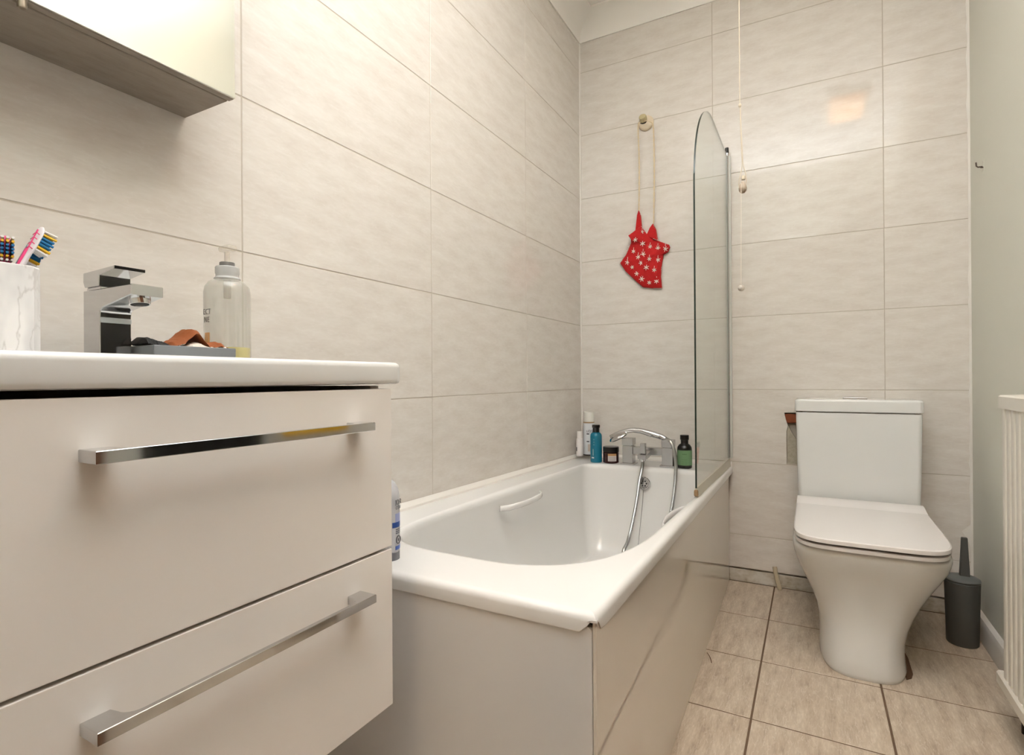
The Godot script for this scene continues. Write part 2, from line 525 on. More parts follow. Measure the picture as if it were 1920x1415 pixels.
func bathtub() -> void:
	var t := thing("bathtub", Vector3.ZERO, "white bath with rounded end and cream side panel along the left wall", "bathtub")
	var c := Vector2(0.38, 0.86)
	var x0 := 0.002; var z0 := 0.002; var z1 := 1.702
	var out_x := func(z): return 0.6705 + 0.0115 * z
	# directions: even steps plus close ones at the corners
	var ang := []
	for i in range(150): ang.append(TAU * i / 150.0)
	for k in [Vector2(x0, z0), Vector2(0.6705, z0), Vector2(out_x.call(z1), z1), Vector2(x0, z1)]:
		var a0: float = fposmod((k - c).angle(), TAU)
		for d in [-1.6, -0.9, -0.45, -0.2, 0.0, 0.2, 0.45, 0.9, 1.6]: ang.append(fposmod(a0 + deg_to_rad(d), TAU))
	ang.sort()
	var outer := []; var inner := []
	for a in ang:
		var d := Vector2(cos(a), sin(a))
		var best := 9.0
		# sheared right side: x = 0.6705 + 0.0115 z
		if d.x - 0.0115 * d.y > 1e-6: best = minf(best, (0.6705 + 0.0115 * c.y - c.x) / (d.x - 0.0115 * d.y))
		if d.x < -1e-6: best = minf(best, (x0 - c.x) / d.x)
		if d.y > 1e-6: best = minf(best, (z1 - c.y) / d.y)
		if d.y < -1e-6: best = minf(best, (z0 - c.y) / d.y)
		outer.append(c + d * best)
		var lo := 0.05; var hi := 1.5
		for k in 30:
			var mid := (lo + hi) / 2
			if inner_has(c.x + d.x * mid, c.y + d.y * mid): lo = mid
			else: hi = mid
		inner.append(c + d * lo)
	var n := outer.size()
	var corner := Vector2(out_x.call(z1), z1)
	var rings := []
	# outside lip, rolled edge, flat top, rolled inner edge
	for st in [[0.012, -0.029], [0.001, -0.030], [0.0, -0.028], [0.0, -0.012], [0.0015, -0.0065], [0.005, -0.0022], [0.010, -0.0004], [0.015, 0.0]]:
		var ring := []
		for i in n:
			var p: Vector2 = outer[i]
			var q := p
			q.x = clampf(p.x, x0 + st[0], out_x.call(p.y) - st[0])
			q.y = clampf(p.y, z0 + st[0], z1 - st[0])
			var y: float = st[1]
			var near := (p - corner).length()
			if near < 0.03 and y < -0.02: y = lerpf(-0.008, y, clampf((near - 0.007) / 0.016, 0.0, 1.0))   # the broken lip at the corner
			ring.append(Vector3(q.x, rim(q.y) + y, q.y))
		rings.append(ring)
	for st in [[0.024, 0.0], [0.015, -0.0008], [0.008, -0.004], [0.003, -0.010], [0.0, -0.020]]:
		var ring := []
		for i in n:
			var p: Vector2 = inner[i] + (inner[i] - c).normalized() * st[0]
			p.x = clampf(p.x, 0.05, out_x.call(p.y) - 0.016)
			ring.append(Vector3(p.x, rim(p.y) + st[1], p.y))
		rings.append(ring)
	for k in range(1, 13):
		var s := k / 12.0
		var depth := 0.02 + 0.34 * sin(s * PI / 2)
		var bend := pow(1.0 - cos(s * PI / 2), 1.2)
		var ring := []
		for i in n:
			var p: Vector2 = inner[i]
			var t1 := clampf((p.y - 0.228) / 1.32, 0.0, 1.0)
			var lean := 0.05 * s + 0.12 * bend
			p.x = c.x + (p.x - c.x) * (1.0 - lean * 1.3)
			p.y += (1.0 - t1) * (0.035 * s + 0.06 * bend) - t1 * (0.16 * s + 0.22 * bend)
			ring.append(Vector3(p.x, rim(p.y) - depth, p.y))
		rings.append(ring)
	var mb := MB.new()
	mb.loft(rings, false, true, true, 0.0)
	var probe := (mb.v[1] - mb.v[0]).cross(mb.v[2] - mb.v[0])
	if probe.y > 0: for i in range(0, mb.v.size(), 3):
		var q := mb.v[i + 1]; mb.v[i + 1] = mb.v[i + 2]; mb.v[i + 2] = q
	part(t, "tub", mb, M.acrylic, 50.0)
	# raised edge of sealant along both walls
	mb = MB.new()
	mb.loft([0.0, 1.70].map(func(z): return [Vector3(0.0015, rim(z) - 0.004, z), Vector3(0.022, rim(z) - 0.004, z), Vector3(0.019, rim(z) + 0.006, z), Vector3(0.008, rim(z) + 0.0125, z), Vector3(0.0015, rim(z) + 0.0165, z)]))
	mb.loft([0.0015, 0.668].map(func(x): return [Vector3(x, rim(0) - 0.004, 0.0005), Vector3(x, rim(0) - 0.004, 0.026), Vector3(x, rim(0) + 0.007, 0.022), Vector3(x, rim(0) + 0.013, 0.009), Vector3(x, rim(0) + 0.017, 0.0005)]))
	part(t, "wall_seal", mb, M.trim_white)
	# panels
	mb = MB.new()
	var dir := Vector3(0.019, 0, 1.0).normalized()
	var pt := Transform3D(Basis(dir, Vector3.UP, dir.cross(Vector3.UP) * -1.0), Vector3(0.6500, 0, 0))
	pt.basis.z = Vector3(1, 0, -0.019).normalized()
	mb.extrude([Vector2(0.002, 0.001), Vector2(1.698, 0.001), Vector2(1.698, 0.496), Vector2(0.022, 0.462), Vector2(0.021, 0.44), Vector2(0.004, 0.355)], 0.006, pt, 0.001)
	part(t, "side_panel", mb, M.panel_cream)
	mb = MB.new()
	mb.extrude([Vector2(0.002, 0.001), Vector2(0.6815, 0.001), Vector2(0.6815, 0.482), Vector2(0.674, 0.488), Vector2(0.002, 0.488)], 0.012, sub(Vector3(0, 0, 1.6862)), 0.001)
	part(t, "end_panel", mb, M.panel_white)
	# a grip on either side
	for side in [0, 1]:
		mb = MB.new()
		var pts := []
		for k in range(13):
			var s := k / 12.0
			var bow := 0.030 * pow(sin(PI * s), 0.45) + 0.002
			var x := (0.127 + bow) if side == 0 else (0.633 - bow)
			pts.append(Vector3(x, 0.4475 + 0.004 * s, lerpf(0.725, 1.005, s)))
		var rr := []
		for k in 13:
			var tan_: Vector3 = (pts[mini(k + 1, 12)] - pts[maxi(k - 1, 0)]).normalized()
			var side_ := tan_.cross(Vector3.UP).normalized()
			var ring := []
			for i in 10:
				var a := TAU * i / 10
				ring.append(pts[k] + Vector3.UP * sin(a) * 0.0095 + side_ * cos(a) * 0.0045)
			rr.append(ring)
		mb.loft(rr)
		part(t, "grip", mb, M.acrylic, 60.0)
	# overflow with its chain
	mb = MB.new()
	var ov := Transform3D(Basis(Vector3.RIGHT, Vector3(0, 0.09, 1).normalized(), Vector3(0, -1, 0.09).normalized()), Vector3(0.362, 0.418, 0.238))
	mb.xf = ov
	mb.lathe([[0.0, 0.0], [0.026, 0.0], [0.026, 0.004], [0.0235, 0.007], [0.019, 0.0068], [0.017, 0.0045], [0.0, 0.0045]], Vector3.ZERO, 32)
	var of := part(t, "overflow", mb, M.chrome)
	mb = MB.new(); mb.xf = ov
	for k in 6: mb.lathe([[0.0, 0.004], [0.0034, 0.004], [0.0034, 0.0052], [0.0, 0.0052]], Vector3(cos(k * TAU / 6) * 0.0105, 0, sin(k * TAU / 6) * 0.0105), 12)
	part(of, "hole", mb, M.dark)
	mb = MB.new(); mb.tube(curve([Vector3(0.362, 0.405, 0.247), Vector3(0.36, 0.33, 0.262), Vector3(0.357, 0.25, 0.285), Vector3(0.356, 0.18, 0.315)]), 0.0012, 6)
	part(of, "plug_chain", mb, M.worn_chrome)

# ---------------------------------------------------------------- vanity
func vanity() -> void:
	var t := thing("vanity_unit", Vector3(0, 0.35, 1.8), "gloss white wall-hung vanity unit with two drawers and chrome bar handles", "vanity unit")
	var o := Vector3(0, -0.35, -1.8)
	var za := 1.8025; var zb := 2.283; var xf := 0.40
	var mb := MB.new()
	mb.box(Vector3(0.0, 0.36, za + 0.004) + o, Vector3(xf - 0.021, 0.805, zb - 0.004) + o, 0.001)
	mb.box(Vector3(0.0, 0.80, za + 0.004) + o, Vector3(xf - 0.021, 0.838, za + 0.022) + o, 0.001)
	mb.box(Vector3(0.0, 0.80, zb - 0.022) + o, Vector3(xf - 0.021, 0.838, zb - 0.004) + o, 0.001)
	part(t, "carcass", mb, M.gloss_white)
	for k in 2:
		mb = MB.new()
		var y0 := 0.354 if k == 0 else 0.5945
		var y1 := 0.5905 if k == 0 else 0.8335
		mb.box(Vector3(xf - 0.019, y0, za) + o, Vector3(xf, y1, zb) + o, 0.0012, 2)
		var dr := part(t, "drawer", mb, M.gloss_white)
		# bar handle: flat bar on two feet that sweep back to the drawer
		var hy := 0.5435 if k == 0 else 0.7825
		mb = MB.new()
		var xo := xf + 0.030
		var za2 := 1.870; var zb2 := 2.209
		var poly := [Vector2(zb2, xf), Vector2(zb2, xo), Vector2(za2, xo), Vector2(za2, xf), Vector2(za2 + 0.024, xf)]
		for i in range(7):
			var a := PI / 2 * i / 6.0
			poly.append(Vector2(za2 + 0.026 + 0.014 * (1.0 - cos(a)), xf + 0.010 + (0.0135) * sin(a)))
		for i in range(7):
			var a := PI / 2 * (6 - i) / 6.0
			poly.append(Vector2(zb2 - 0.026 - 0.014 * (1.0 - cos(a)), xf + 0.010 + (0.0135) * sin(a)))
		poly.append(Vector2(zb2 - 0.024, xf))
		mb.extrude(poly, 0.0115, Transform3D(Basis(Vector3(0, 0, 1), Vector3.RIGHT, Vector3.UP), Vector3(0, hy - 0.0058, 0) + o), 0.0006)
		part(dr, "handle", mb, M.chrome, 30.0)
	# wash basin
	var b := thing("wash_basin", Vector3(0, 0.84, 2.04), "white ceramic basin top with rounded edges on the vanity unit", "basin")
	o = Vector3(0, -0.84, -2.04)
	var bx := 0.405; var z0 := 1.777; var z1 := 2.31; var top := 0.8735; var bot := 0.8405
	var ang := []
	var cc := Vector2(0.20, (z0 + z1) / 2)
	for i in range(96): ang.append(TAU * (i + 0.5) / 96)
	for k in [Vector2(0, z0), Vector2(bx, z0), Vector2(bx, z1), Vector2(0, z1)]:
		var a0: float = fposmod((k - cc).angle(), TAU)
		for d in [-3.5, -2.6, -1.8, -1.0, -0.4, 0.0, 0.4, 1.0, 1.8, 2.6, 3.5]: ang.append(fposmod(a0 + deg_to_rad(d), TAU))
	ang.sort()
	var rings := []
	var shape := func(a: float, x_lo: float, x_hi: float, z_lo: float, z_hi: float, r: float) -> Vector2:
		var d := Vector2(cos(a), sin(a))
		var lo := 0.0; var hi := 1.0
		for k in 26:
			var m := (lo + hi) / 2
			var p: Vector2 = cc + d * m
			var q := Vector2(maxf(maxf(x_lo + r - p.x, p.x - x_hi + r), 0.0), maxf(maxf(z_lo + r - p.y, p.y - z_hi + r), 0.0))
			var inside: bool = p.x > x_lo and p.x < x_hi and p.y > z_lo and p.y < z_hi and q.length() < r
			if inside: lo = m
			else: hi = m
		return cc + d * lo
	for st in [[0.006, bot, 0.012], [0.002, bot + 0.0012, 0.016], [0.0, bot + 0.006, 0.018], [0.0, top - 0.008, 0.018], [0.0012, top - 0.0035, 0.018], [0.004, top - 0.001, 0.016], [0.009, top, 0.012]]:
		var ring := []
		for a in ang:
			var p: Vector2 = shape.call(a, 0.0005, bx - st[0], z0 + st[0], z1 - st[0], st[2])
			ring.append(Vector3(p.x, st[1], p.y) + o)
		rings.append(ring)
	for st in [[0.0, top, 0.05], [0.004, top - 0.003, 0.05], [0.010, top - 0.012, 0.055], [0.025, top - 0.024, 0.06], [0.05, top - 0.030, 0.06]]:
		var ring := []
		for a in ang:
			var p: Vector2 = shape.call(a, 0.148 + st[0], bx - 0.022 - st[0], z0 + 0.045 + st[0], z1 - 0.045 - st[0], st[2])
			if p.x < 0.148 + st[0]: p.x = 0.148 + st[0]
			ring.append(Vector3(p.x, st[1], p.y) + o)
		rings.append(ring)
	mb = MB.new(); mb.loft(rings, true, true)
	part(b, "top", mb, M.ceramic, 50.0)

# ---------------------------------------------------------------- toilet
func d_ring(cx: float, hw: float, zb: float, zf: float, y: float, e := 2.8, n := 56, tilt := 0.0) -> Array:
	# flat back, squarish rounded front
	var ring := []
	var zm := zf - 0.21
	for i in range(n + 1):
		var a := PI * i / n
		var ca := cos(a); var sa := sin(a)
		ring.append(Vector3(cx + hw * signf(ca) * pow(absf(ca), 2.0 / e), y + tilt * (zm + (zf - zm) * pow(sa, 2.0 / e)), zm + (zf - zm) * pow(sa, 2.0 / e)))
	ring.append(Vector3(cx - hw, y + tilt * zb, zb)); ring.append(Vector3(cx + hw, y + tilt * zb, zb))
	return ring

func toilet() -> void:
	var t := thing("toilet", Vector3(1.09, 0, 0.17), "white close-coupled toilet with its lid down by the back wall", "toilet")
	var o := Vector3(-1.09, 0, -0.17)
	var mb := MB.new()
	# pan: level, left, right, front
	var lv := [[0.0, 0.981, 1.196, 0.640], [0.012, 0.977, 1.198, 0.645], [0.05, 0.9775, 1.194, 0.640], [0.09, 0.977, 1.197, 0.635], [0.13, 0.974, 1.206, 0.632], [0.17, 0.966, 1.219, 0.635], [0.21, 0.952, 1.235, 0.643], [0.25, 0.935, 1.254, 0.655], [0.29, 0.919, 1.273, 0.672], [0.325, 0.910, 1.287, 0.690], [0.35, 0.907, 1.291, 0.700], [0.362, 0.908, 1.290, 0.7015], [0.368, 0.912, 1.286, 0.698], [0.369, 0.93, 1.27, 0.68]]
	var rings := []
	for l in lv: rings.append(d_ring((l[1] + l[2]) / 2, (l[2] - l[1]) / 2, 0.012, l[3], l[0], lerpf(3.2, 4.4, clampf((l[0] - 0.1) / 0.25, 0, 1))).map(func(p): return p + o))
	mb.loft(rings)
	part(t, "pan", mb, M.ceramic, 50.0)
	# seat ring and lid
	mb = MB.new(); rings = []
	for st in [[0.3725, 0.006], [0.374, 0.001], [0.383, 0.0], [0.3845, 0.003]]:
		rings.append(d_ring(1.098, 0.186 - st[1], 0.215, 0.713 - st[1], st[0] + 0.006, 5.0, 56, -0.012).map(func(p): return p + o))
	mb.loft(rings)
	part(t, "seat", mb, M.seat, 40.0)
	mb = MB.new(); rings = []
	for st in [[0.3905, 0.004], [0.392, 0.0], [0.402, 0.0], [0.4045, 0.003]]:
		var ring := d_ring(1.098, 0.186 - st[1], 0.205, 0.718 - st[1], st[0] + 0.006, 5.0, 56, -0.012)
		rings.append(ring.map(func(p): return p + o))
	mb.loft(rings)
	# the raised band at the hinge
	var band := []
	for q in [[0.198, 0.398], [0.198, 0.414], [0.202, 0.4165], [0.232, 0.4155], [0.262, 0.4105], [0.295, 0.4062], [0.295, 0.398]]:
		band.append([Vector3(0.9135, q[1], q[0]) + o, Vector3(1.2825, q[1], q[0]) + o])
	var ends := [[], []]
	for b in band: ends[0].append(b[0]); ends[1].append(b[1])
	mb.loft(ends)
	part(t, "lid", mb, M.seat, 25.0)
	# cistern
	mb = MB.new(); rings = []
	var sec := func(hw: float, z0: float, z1: float, y: float, r: float) -> Array:
		var ring := []
		for q in 4:
			var sx := 1.0 if q == 0 or q == 3 else -1.0
			var sz := 1.0 if q < 2 else -1.0
			for i in range(6):
				var a := PI / 2 * (q + i / 5.0)
				ring.append(Vector3(1.0995 + sx * (hw - r) + cos(a) * r, y, (z0 + z1) / 2 + sz * ((z1 - z0) / 2 - r) + sin(a) * r) + o)
		return ring
	for l in [[0.36, 0.172, 0.150], [0.366, 0.182, 0.162], [0.40, 0.1845, 0.166], [0.55, 0.1875, 0.168], [0.70, 0.190, 0.170], [0.716, 0.190, 0.170]]:
		rings.append(sec.call(l[1], 0.006, l[2], l[0], 0.014))
	mb.loft(rings)
	part(t, "cistern", mb, M.ceramic, 50.0)
	mb = MB.new(); rings = []
	for l in [[0.7195, 0.190], [0.7205, 0.1925], [0.722, 0.193], [0.756, 0.193], [0.7605, 0.1915], [0.7635, 0.188], [0.7645, 0.182]]:
		rings.append(sec.call(l[1], 0.004 + (0.193 - l[1]) * 0.5, 0.173 - (0.193 - l[1]), l[0], 0.013))
	mb.loft(rings)
	mb.box(Vector3(0.93, 0.71, 0.02) + o, Vector3(1.27, 0.722, 0.155) + o, 0.001)
	var cl := part(t, "cistern_lid", mb, M.ceramic, 50.0)
	mb = MB.new(); mb.box(Vector3(1.062, 0.762, 0.066) + o, Vector3(1.137, 0.7695, 0.104) + o, 0.002, 2)
	part(cl, "flush_button", mb, M.worn_chrome)

# ---------------------------------------------------------------- mirror cabinet
func mirror_cabinet() -> void:
	var t := thing("mirror_cabinet", Vector3(0, 1.308, 1.877), "grey-brown wall cabinet with mirrored door above the basin", "cabinet")
	var bm := tri_mat(blend_texture(91, [Color(0.50, 0.455, 0.41), Color(0.55, 0.505, 0.455), Color(0.58, 0.535, 0.485)], 0.015, 0.06), Vector3(6, 6, 1.6), Vector3.ZERO, 0.55)
	var mb := MB.new(); mb.box(Vector3(0, 0, 0.0), Vector3(0.1185, 0.66, 0.62), 0.001)
	part(t, "body", mb, bm)
	mb = MB.new(); mb.box(Vector3(0.1205, 0.0, -0.0015), Vector3(0.133, 0.66, 0.3) , 0.0008)
	var d := part(t, "door", mb, bm)
	mb = MB.new(); mb.box(Vector3(0.133, 0.0008, -0.0015), Vector3(0.1365, 0.66, 0.3), 0.0006)
	part(d, "mirror", mb, mat(Color(0.90, 0.91, 0.89), 0.015, 1.0))
	mb = MB.new(); mb.lathe([[0.0, -0.016], [0.0042, -0.0155], [0.0048, -0.014], [0.0048, 0.03], [0.0, 0.03]], Vector3(0.139, 0, 0.276), 20)
	part(d, "door_pull", mb, mat(Color(0.62, 0.58, 0.53), 0.3, 1.0))
	mb = MB.new(); mb.box(Vector3(0.1205, 0.0, 0.303), Vector3(0.133, 0.66, 0.62), 0.0008)
	d = part(t, "door", mb, bm)
	mb = MB.new(); mb.box(Vector3(0.133, 0.0008, 0.303), Vector3(0.1365, 0.66, 0.62), 0.0006)
	part(d, "mirror", mb, mat(Color(0.90, 0.91, 0.89), 0.015, 1.0))

# ---------------------------------------------------------------- radiator
func radiator() -> void:
	var za := 0.742; var zb := 1.29; var xf := 1.35; var y0 := 0.108; var y1 := 0.80
	var t := thing("radiator", Vector3(1.42, 0.1, za), "white ribbed panel radiator on the right wall", "radiator")
	var o := -Vector3(1.42, 0.1, za)
	# the ribbed front panel: a wavy section swept upwards
	var sec := []
	var k := 0
	var z := za + 0.014
	sec.append(Vector2(z, xf + 0.028)); sec.append(Vector2(z, xf + 0.008))
	while z < zb - 0.04:
		for q in [[0.0, 0.008], [0.003, 0.0055], [0.006, 0.004], [0.021, 0.004], [0.024, 0.0055], [0.027, 0.008], [0.030, 0.0095]]:
			sec.append(Vector2(z + 0.001 + q[0], xf + q[1]))
		z += 0.0333
	sec.append(Vector2(z, xf + 0.008)); sec.append(Vector2(z, xf + 0.028))
	var mb := MB.new()
	mb.extrude(sec, y1 - y0 - 0.03, Transform3D(Basis(Vector3(0, 0, 1), Vector3.RIGHT, Vector3.UP), Vector3(0, y0 + 0.012, 0) + o), 0.0004)
	part(t, "front_panel", mb, M.radiator, 30.0)
	mb = MB.new()
	mb.extrude([Vector2(1.352, 0.769), Vector2(1.352, 0.797), Vector2(1.356, 0.8005), Vector2(1.43, 0.803), Vector2(1.434, 0.80), Vector2(1.434, 0.769)], zb - za, Transform3D(Basis(Vector3.RIGHT, Vector3.UP, Vector3(0, 0, 1)), Vector3(0, 0, za) + o), 0.001)
	part(t, "top_cover", mb, M.radiator, 30.0)
	mb = MB.new()
	mb.extrude([Vector2(1.349, 0.109), Vector2(1.349, 0.132), Vector2(1.353, 0.137), Vector2(1.43, 0.137), Vector2(1.43, 0.109)], zb - za, Transform3D(Basis(Vector3.RIGHT, Vector3.UP, Vector3(0, 0, 1)), Vector3(0, 0, za - 0.02) + o), 0.001)
	part(t, "bottom_rail", mb, M.radiator, 30.0)
	mb = MB.new(); mb.box(Vector3(1.405, 0.125, za + 0.012) + o, Vector3(1.428, 0.775, zb - 0.01) + o, 0.003)
	part(t, "rear_panel", mb, M.radiator)
	for q in [za + 0.09, zb - 0.09]:
		mb = MB.new(); mb.box(Vector3(1.425, 0.2, q) + o, Vector3(W, 0.72, q + 0.03) + o, 0.001)
		part(t, "bracket", mb, M.radiator)
	mb = MB.new()
	mb.tube([Vector3(1.40, 0.0, za - 0.012) + o, Vector3(1.40, 0.095, za - 0.012) + o, Vector3(1.40, 0.118, za - 0.01) + o, Vector3(1.40, 0.122, za + 0.02) + o], 0.0075, 12)
	mb.lathe([[0.0, 0.045], [0.014, 0.045], [0.015, 0.06], [0.013, 0.09], [0.0, 0.09]], Vector3(1.40, 0.0, za - 0.012) + o, 20)
	part(t, "valve", mb, mat(Color(0.20, 0.17, 0.14), 0.5, 0.3))

# ---------------------------------------------------------------- shower screen
func bath_screen() -> void:
	var t := thing("bath_screen", Vector3(0.66, 0.5, 0.0), "curved-top clear glass bath screen hinged to the back wall", "shower screen")
	var o := -Vector3(0.66, 0.5, 0.0)
	var poly := [Vector2(0.036, 0.508), Vector2(0.764, 0.519)]
	for i in range(0, 25):
		var a := PI / 2 * i / 24.0
		poly.append(Vector2(0.40 + 0.364 * cos(a), 1.415 + 0.34 * sin(a)))
	poly.append(Vector2(0.036, 1.757))
	var glass := clear_mat(Color(0.60, 0.70, 0.62), 0.20, 0.02)
	var mb := MB.new()
	# both faces of the pane
	var idx := Geometry2D.triangulate_polygon(PackedVector2Array(poly))
	for x in [0.6575, 0.6625]:
		for i in range(0, idx.size(), 3):
			var p := []
			for k in 3: p.append(Vector3(x, poly[idx[i + k]].y, poly[idx[i + k]].x) + o)
			var nn: Vector3 = (p[1] - p[0]).cross(p[2] - p[0])
			if (nn.x > 0) == (x > 0.66): mb.tri(p[0], p[1], p[2])
			else: mb.tri(p[0], p[2], p[1])
	var pane := part(t, "pane", mb, glass)
	# the polished edge, dark green where one looks along the glass
	mb = MB.new()
	var ea := []; var eb := []
	for p in poly: ea.append(Vector3(0.6575, p.y, p.x) + o); eb.append(Vector3(0.6625, p.y, p.x) + o)
	mb.loft([ea, eb], false, false)
	part(pane, "edge", mb, mat(Color(0.10, 0.15, 0.12), 0.15))
	mb = MB.new()
	mb.tube([Vector3(0.6595, 0.515, 0.028) + o, Vector3(0.6595, 1.775, 0.028) + o], 0.0062, 16)
	part(t, "hinge_rail", mb, M.chrome)
	mb = MB.new(); mb.lathe([[0.0, 1.772], [0.0072, 1.772], [0.0072, 1.794], [0.0, 1.795]], Vector3(0.6595, 0, 0.028) + o, 16)
	part(t, "rail_cap", mb, mat(Color(0.08, 0.08, 0.08), 0.4))
	mb = MB.new(); mb.box(Vector3(0.653, 0.51, 0.0) + o, Vector3(0.6715, 1.765, 0.018) + o, 0.002, 2)
	part(t, "wall_channel", mb, mat(Color(0.80, 0.81, 0.78), 0.3))
	mb = MB.new()
	mb.loft([0.03, 0.76].map(func(z): return [Vector3(0.654, rim(z) + 0.001, z) + o, Vector3(0.666, rim(z) + 0.001, z) + o, Vector3(0.664, 0.5085 + 0.0145 * z + 0.003, z) + o, Vector3(0.656, 0.5085 + 0.0145 * z + 0.003, z) + o]))
	part(t, "bottom_seal", mb, mat(Color(0.78, 0.76, 0.70), 0.5))
	mb = MB.new(); mb.rbox(Vector3(0.66, 0.505, 0.764) + o, Vector3(0.012, 0.019, 0.012), 0.004, 3)
	part(t, "seal_end", mb, mat(Color(0.55, 0.44, 0.31), 0.6))

# ---------------------------------------------------------------- bath taps and shower
func bath_mixer() -> void:
	var t := thing("bath_shower_mixer", Vector3(0.36, 0.481, 0.165), "square chrome bath mixer tap with hand shower resting across it", "tap")
	var o := -Vector3(0.36, 0.481, 0.165)
	var mb: MB
	for x in [0.279, 0.4445]:
		mb = MB.new()
		mb.box(Vector3(x - 0.030, 0.4815, 0.14) + o, Vector3(x + 0.030, 0.4885, 0.198) + o, 0.0015, 2)
		mb.box(Vector3(x - 0.022, 0.487, 0.147) + o, Vector3(x + 0.022, 0.560, 0.191) + o, 0.0015, 2)
		part(t, "pillar", mb, M.worn_chrome)
		mb = MB.new()
		mb.box(Vector3(x - 0.0235, 0.5625, 0.145) + o, Vector3(x + 0.0235, 0.592, 0.193) + o, 0.002, 2)
		mb.box(Vector3(x - 0.016, 0.555, 0.150) + o, Vector3(x + 0.016, 0.564, 0.188) + o, 0.001)
		part(t, "lever_cap", mb, M.worn_chrome)
	mb = MB.new(); mb.box(Vector3(0.300, 0.527, 0.152) + o, Vector3(0.424, 0.557, 0.186) + o, 0.0015, 2)
	part(t, "body", mb, M.worn_chrome)
	# spout: a wedge that reaches out over the bath
	mb = MB.new()
	mb.extrude([Vector2(0.18, 0.55), Vector2(0.18, 0.528), Vector2(0.235, 0.519), Vector2(0.272, 0.520), Vector2(0.272, 0.537), Vector2(0.235, 0.541)], 0.034, Transform3D(Basis(Vector3(0, 0, 1), Vector3.UP, Vector3.RIGHT), Vector3(0.345, 0, 0) + o), 0.0012)
	part(t, "spout", mb, M.worn_chrome)
	mb = MB.new(); mb.lathe([[0.0, 0.510], [0.011, 0.510], [0.0125, 0.514], [0.0125, 0.521], [0.0, 0.521]], Vector3(0.362, 0, 0.257) + o, 20)
	part(t, "hose_outlet", mb, M.chrome)
	mb = MB.new(); mb.box(Vector3(0.3515, 0.540, 0.238) + o, Vector3(0.3725, 0.582, 0.258) + o, 0.0015, 2)
	part(t, "diverter", mb, M.worn_chrome)
	# handset lying on the cradle
	var hs := curve([Vector3(0.205, 0.592, 0.185), Vector3(0.245, 0.612, 0.183), Vector3(0.29, 0.6255, 0.18), Vector3(0.33, 0.6245, 0.178), Vector3(0.375, 0.614, 0.176), Vector3(0.412, 0.6045, 0.175)], 6)
	var rr := []
	for k in hs.size():
		var s := float(k) / (hs.size() - 1)
		rr.append(lerpf(0.0105, 0.0135, clampf((s - 0.45) / 0.35, 0, 1)) * (1.0 if s < 0.9 else 0.92))
	for k in hs.size(): hs[k] += o
	mb = MB.new(); mb.tube(hs, rr, 16)
	# the rose: a shallow dish, tilted
	var tilt := Transform3D(Basis(Vector3(0, 0, 1), deg_to_rad(26.0)) * Basis(Vector3(1, 0, 0), deg_to_rad(14.0)), Vector3(0.238, 0.601, 0.186) + o)
	mb.xf = tilt
	mb.lathe([[0.0, -0.009], [0.034, -0.009], [0.038, -0.006], [0.037, -0.001], [0.028, 0.007], [0.012, 0.012], [0.0, 0.013]], Vector3.ZERO, 32, 1.18, 1.0)
	part(t, "hand_shower", mb, M.chrome, 50.0)
	mb = MB.new(); mb.xf = tilt
	mb.lathe([[0.0, -0.0108], [0.032, -0.0108], [0.033, -0.0085], [0.0, -0.0085]], Vector3.ZERO, 32, 1.18, 1.0)
	part(t, "spray_face", mb, mat(Color(0.16, 0.18, 0.17), 0.4))
	mb = MB.new(); mb.tube([Vector3(0.410, 0.605, 0.175) + o, Vector3(0.422, 0.602, 0.177) + o, Vector3(0.436, 0.597, 0.18) + o], [0.0125, 0.012, 0.0085], 16)
	part(t, "hose_nut", mb, M.chrome)
	# ribbed hose: from the handset over the edge into the bath and back up to the spout
	var line := curve([Vector3(0.436, 0.597, 0.18), Vector3(0.457, 0.589, 0.195), Vector3(0.477, 0.567, 0.225), Vector3(0.492, 0.52, 0.258), Vector3(0.4955, 0.46, 0.275), Vector3(0.490, 0.39, 0.285), Vector3(0.478, 0.31, 0.30), Vector3(0.45, 0.20, 0.34), Vector3(0.41, 0.15, 0.42), Vector3(0.35, 0.145, 0.43), Vector3(0.312, 0.165, 0.36), Vector3(0.318, 0.20, 0.32), Vector3(0.331, 0.28, 0.29), Vector3(0.342, 0.36, 0.272), Vector3(0.350, 0.43, 0.263), Vector3(0.3605, 0.485, 0.258), Vector3(0.362, 0.512, 0.257)], 34)
	var hr := []
	for k in line.size():
		line[k] += o
		hr.append(0.0072 if k % 2 == 0 else 0.0062)
	mb = MB.new(); mb.tube(line, hr, 10)
	part(t, "hose", mb, mat(Color(0.66, 0.66, 0.65), 0.28, 1.0), 20.0)

